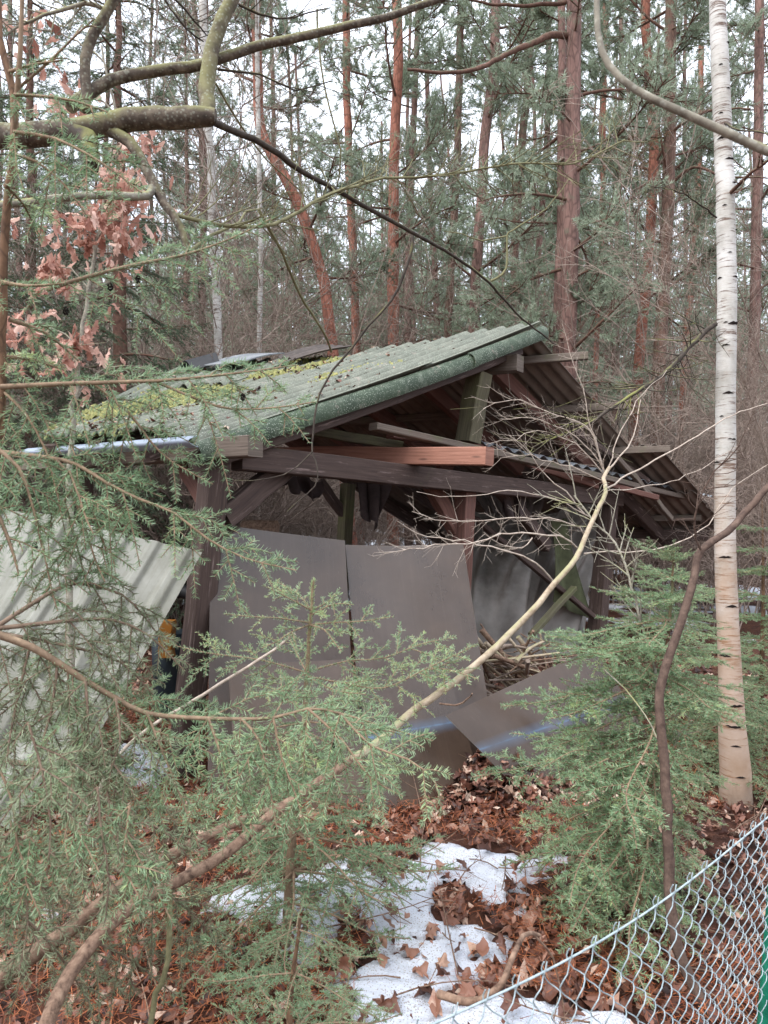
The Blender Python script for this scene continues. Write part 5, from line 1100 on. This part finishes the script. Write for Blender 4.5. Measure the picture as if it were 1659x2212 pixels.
# ------------------------------------------------------------------ leaning shrub with a fan of pale twigs, saplings, stems
r = np.random.default_rng(404)
sh0 = P(90, 2240, 1.55); sh = thing('leaning_shrub', 'long bare shrub stem leaning from lower left up to a fan of pale twigs', 'shrub', (sh0[0], sh0[1], 0))
def bs(Z0, Z1, pts, ra, rb, mat=m_palestem, tw=0, **k): return bare_px(sh, Z0, Z1, pts, ra, rb, mat, tw, **{**dict(jit=.0012), **k})
bs(1.55, 2.35, [(60, 2330), (100, 2212), (130, 2139), (175, 2069), (225, 2009), (280, 1959), (340, 1927), (415, 1886), (500, 1834), (595, 1754), (690, 1689), (760, 1640)], .020, .015, m_brownstem)
bs(2.35, 3.3, [(750, 1648), (829, 1594), (879, 1546), (1004, 1456), (1119, 1351), (1199, 1261), (1244, 1206), (1264, 1161), (1284, 1116), (1309, 1063), (1304, 1033), (1316, 1010)], .016, .009, m_palestem)
fan = [(3.3, 3.4, [(1309, 1020), (1354, 968), (1376, 913), (1384, 863)], .006, .003), (3.3, 3.2, [(1306, 1020), (1279, 943), (1264, 918), (1199, 898), (1104, 863), (1044, 883)], .005, .0018),
 (3.3, 3.6, [(1310, 1055), (1379, 1013), (1469, 963), (1544, 918), (1599, 888), (1680, 868)], .006, .003), (3.3, 3.1, [(1306, 1040), (1259, 1018), (1189, 998), (1149, 985), (1080, 990)], .004, .0016),
 (3.25, 3.4, [(1262, 1196), (1329, 1191), (1404, 1188), (1469, 1171), (1529, 1131), (1579, 1055), (1665, 1000)], .005, .002), (3.2, 2.9, [(1246, 1183), (1209, 1158), (1154, 1151), (1079, 1153), (1029, 1171), (959, 1176), (829, 1193)], .006, .002),
 (3.15, 2.9, [(1200, 1262), (1174, 1226), (1109, 1196), (1029, 1176), (904, 1153), (859, 1126)], .006, .002), (3.25, 3.0, [(1264, 1158), (1229, 1131), (1154, 1118), (1029, 1123), (964, 1126), (890, 1105)], .005, .0018),
 (3.25, 3.1, [(1262, 1110), (1219, 1063), (1179, 1028), (1149, 983), (1100, 940)], .005, .0018), (3.3, 3.3, [(1305, 1020), (1279, 975), (1220, 930), (1150, 905), (1080, 905)], .004, .0016),
 (3.3, 3.5, [(1314, 1010), (1340, 930), (1390, 850), (1440, 800)], .004, .0016), (3.3, 3.3, [(1300, 1000), (1270, 900), (1260, 840), (1230, 760), (1215, 700)], .004, .0014),
 (3.3, 3.6, [(1310, 1060), (1400, 1050), (1500, 1020), (1600, 960)], .004, .0016), (3.3, 3.2, [(1309, 1030), (1240, 960), (1160, 930), (1110, 950), (1050, 960)], .004, .0014),
 (3.25, 3.0, [(1280, 1120), (1200, 1080), (1100, 1060), (1000, 1075), (900, 1062)], .004, .0015), (3.25, 3.1, [(1150, 1162), (1128, 1182), (1080, 1175), (1045, 1150)], .004, .002)]
for k, (Z0, Z1, pts, ra, rb) in enumerate(fan): bs(Z0, Z1, pts, ra * .8, rb * .7, m_paletwig, 1 if k % 2 else 0, tl=.13, jit=.004)
bs(3.05, 2.9, [(950, 1520), (985, 1524), (1010, 1510), (1020, 1498)], .0045, .003, m_brownstem)
s1b = P(-60, 2160, 1.7); st2 = thing('bare_sapling', 'thick brown bare stem slanting up from the lower left corner behind the long leaning shrub', 'sapling', (s1b[0] - .1, s1b[1], 0))
bare_px(st2, 1.7, 2.3, [(-60, 2160), (0, 2119), (75, 2059), (165, 1999), (255, 1919), (320, 1874), (450, 1804), (540, 1765), (610, 1740)], .026, .012, m_brownstem, name='stem', jit=.0015)
s3 = G(315, 2330); st3 = thing('bare_sapling', 'thin greenish upright stem before the leaves at the lower left', 'sapling', s3); bare_px(st3, 1.98, 2.0, [(310, 2330), (330, 2180), (350, 2120), (365, 2020), (366, 1920)], .009, .008, m_greentwig, name='stem')
# dark sapling and thin grey sapling at the right
k0 = P(250, 1640, 2.5); ks = thing('dead_stick', 'thin pale dead stick slanting up before the short smoked sheet', 'stick', (k0[0], k0[1], 0)); bare_px(ks, 2.5, 2.55, [(150, 1900), (250, 1640), (440, 1500), (560, 1425), (638, 1369)], .0075, .0055, m_paletwig, name='stem', jit=.001)
d0 = G(1530, 2200); ds = thing('sapling', 'dark brown crooked sapling before the birch, bending right at the top', 'sapling', d0)
bare_px(ds, 2.22, 2.6, [(1535, 2200), (1475, 2080), (1449, 1959), (1444, 1859), (1439, 1700), (1424, 1500), (1459, 1381), (1494, 1271), (1514, 1186), (1569, 1150), (1612, 1106), (1690, 1020), (1800, 960)], .019, .011, m_sap, name='trunk', jit=.002)
bare_px(ds, 2.45, 2.3, [(1514, 1188), (1500, 1140), (1505, 1090), (1545, 1020), (1600, 960)], .004, .002, m_sap, 1)
i0 = G(1405, 2010); si = thing('sapling', 'thin grey sapling beside the dark one, rising into the twig fan', 'sapling', i0)
bare_px(si, 2.7, 3.1, [(1402, 2000), (1420, 1800), (1425, 1620), (1414, 1451), (1394, 1366), (1369, 1296), (1349, 1221), (1329, 1176), (1289, 1130), (1240, 1070)], .009, .004, m_oakbark_grey, 1, name='trunk', tl=.2)
bare_px(si, 2.7, 2.4, [(1304, 1446), (1354, 1491), (1394, 1546), (1424, 1606)], .0035, .002, m_oakbark_grey, name='branch')
# birch-like thin twigs, right edge, before the wood
e0 = P(1690, 1100, 4.6); es = thing('leaning_shrub', 'thin bare twigs of a shrub spreading in from the right edge behind the birch', 'shrub', (e0[0], e0[1], 0))
for pts in ([(1700, 1250), (1660, 1000), (1600, 800), (1540, 640), (1460, 500)], [(1700, 1250), (1640, 1050), (1580, 950), (1480, 860)], [(1700, 900), (1640, 760), (1600, 640), (1560, 520)], [(1700, 600), (1640, 540), (1600, 460)], [(1700, 1150), (1620, 900), (1480, 700), (1400, 560)]): bare_px(es, 4.6, 4.4, pts, .007, .002, m_shrub, 2, tl=.4)

# ------------------------------------------------------------------ leaves, needles and twigs on the ground
r = np.random.default_rng(505)
n = 13000; x = (r.random(n) - .5) * 8; y = 1.5 + 6.5 * r.random(n) ** 1.3; ms = snow_mask(x, y)
kp = (ms < -.03) | (r.random(n) < .05); x, y = x[kp], y[kp]
kp = np.abs(x) < .62 * y + .3; x, y = x[kp], y[kp]
ph = gz(x, y) + .012 + .025 * r.random(len(x)) + np.where(snow_mask(x, y) > 0, .03, 0)
# leaves drifted against the foot of the sheets
n2 = 900; xd = P(1050, 1700, 3.9)[0] + r.normal(size=n2) * .32; yd = 3.9 + r.normal(size=n2) * .14; zd = gz(xd, yd) + .26 * np.exp(-((xd - P(1085, 1700, 3.9)[0]) / .25) ** 2) * np.exp(-((yd - 3.98) / .22) ** 2) * r.random(n2) ** .4 + .02
pos = np.concatenate([np.stack([x, y, ph], 1), np.stack([xd, yd, zd], 1)])
size = .018 + .026 * r.random(len(pos))
mb = MB(); leaf_mass(mb, pos, size, LV, r, .45); nf = 12000; x = (r.random(nf) - .5) * 6.5; y = 1.6 + 4.4 * r.random(nf) ** 1.2; kp = (snow_mask(x, y) < 0) | (r.random(nf) < .12); x, y = x[kp], y[kp]
fp = np.stack([x, y, gz(x, y) + .02 + .05 * r.random(len(x))], 1); FR = [(np.array([(-1, -.5, .1), (.2, -.7, -.1), (1, 0, .15), (.1, .6, 0.)]) * (1 + .3 * r.normal(size=(4, 3))), np.array([(0, 1, 2), (0, 2, 3)])) for _ in range(5)]
leaf_mass(mb, fp, .007 + .014 * r.random(len(fp)), FR, r, .5)
tag(part('leaf_litter', mb, m_litter, ground), kind='stuff')
lmesh = []
for k in range(12):
    V, f = LV[k]; m_ = MB(); m_.add(V, f, r.random()); lmesh.append(m_.mesh('fallen_leaf', m_leaf))
k = 0
while k < 290:
    py = 1760 + 460 * r.random(); px = 660 + 780 * r.random(); g_ = G(px, py); m = float(snow_mask(np.array([g_[0]]), np.array([g_[1]]))[0])
    if m > .04 and r.random() < .8: continue
    if m < .0 and r.random() < .25: continue
    z = float(gz(g_[0], g_[1])) + (.045 if m > 0 else .035)
    m4 = Matrix.Translation((g_[0], g_[1], z)) @ Matrix.Rotation(r.normal() * .45, 4, 'X') @ Matrix.Rotation(r.normal() * .45, 4, 'Y') @ Matrix.Rotation(r.random() * 6.28, 4, 'Z') @ Matrix.Scale(.024 + .024 * r.random(), 4)
    inst('fallen_leaf', lmesh[k % 12], ground, m4); k += 1
n = 60000; x = (r.random(n) - .5) * 6; y = 1.6 + 4.2 * r.random(n) ** 1.2; kp = ((fbm(x * 1.5, y * 1.5, 3, 71) > .42) & (snow_mask(x, y) < -.02)) | (r.random(n) < .012); x, y = x[kp], y[kp]; n = len(x)
az = r.random(n) * 6.28; p = np.stack([x, y, gz(x, y) + .03 + .05 * r.random(n) + np.where(snow_mask(x, y) > 0, .01, 0)], 1); d = np.stack([np.cos(az), np.sin(az), .35 * r.normal(size=n)], 1) * .035; wv = np.stack([-np.sin(az), np.cos(az), 0 * az], 1) * .0016
mb = MB(); mb.add(np.stack([p - d + wv, p - d - wv, p + d], 1).reshape(-1, 3), np.arange(3 * n).reshape(-1, 3), np.repeat(r.random(n), 3)); tag(part('needle_litter', mb, m_deadneedle, ground), kind='stuff')
n = 500; x = (r.random(n) - .5) * 6; y = 1.8 + 5 * r.random(n); az = r.random(n) * 6.28; L = .15 + .4 * r.random(n)
s_ = (np.stack([x, y, gz(x, y) + .03], 1), np.stack([np.cos(az) * L, np.sin(az) * L, .12 * np.abs(r.normal(size=n)) * L + .02], 1), r.normal(size=(n, 3)) * .04)
mb = MB(); tubes(mb, s_, .0035, .0015, 4, 5); k1 = kids(s_, 2, r, .3, 1, .4, .3, 45)[0]; tubes(mb, k1, .002, .001, 3, 3); tag(part('twig_litter', mb, m_brownstem, ground), kind='stuff')
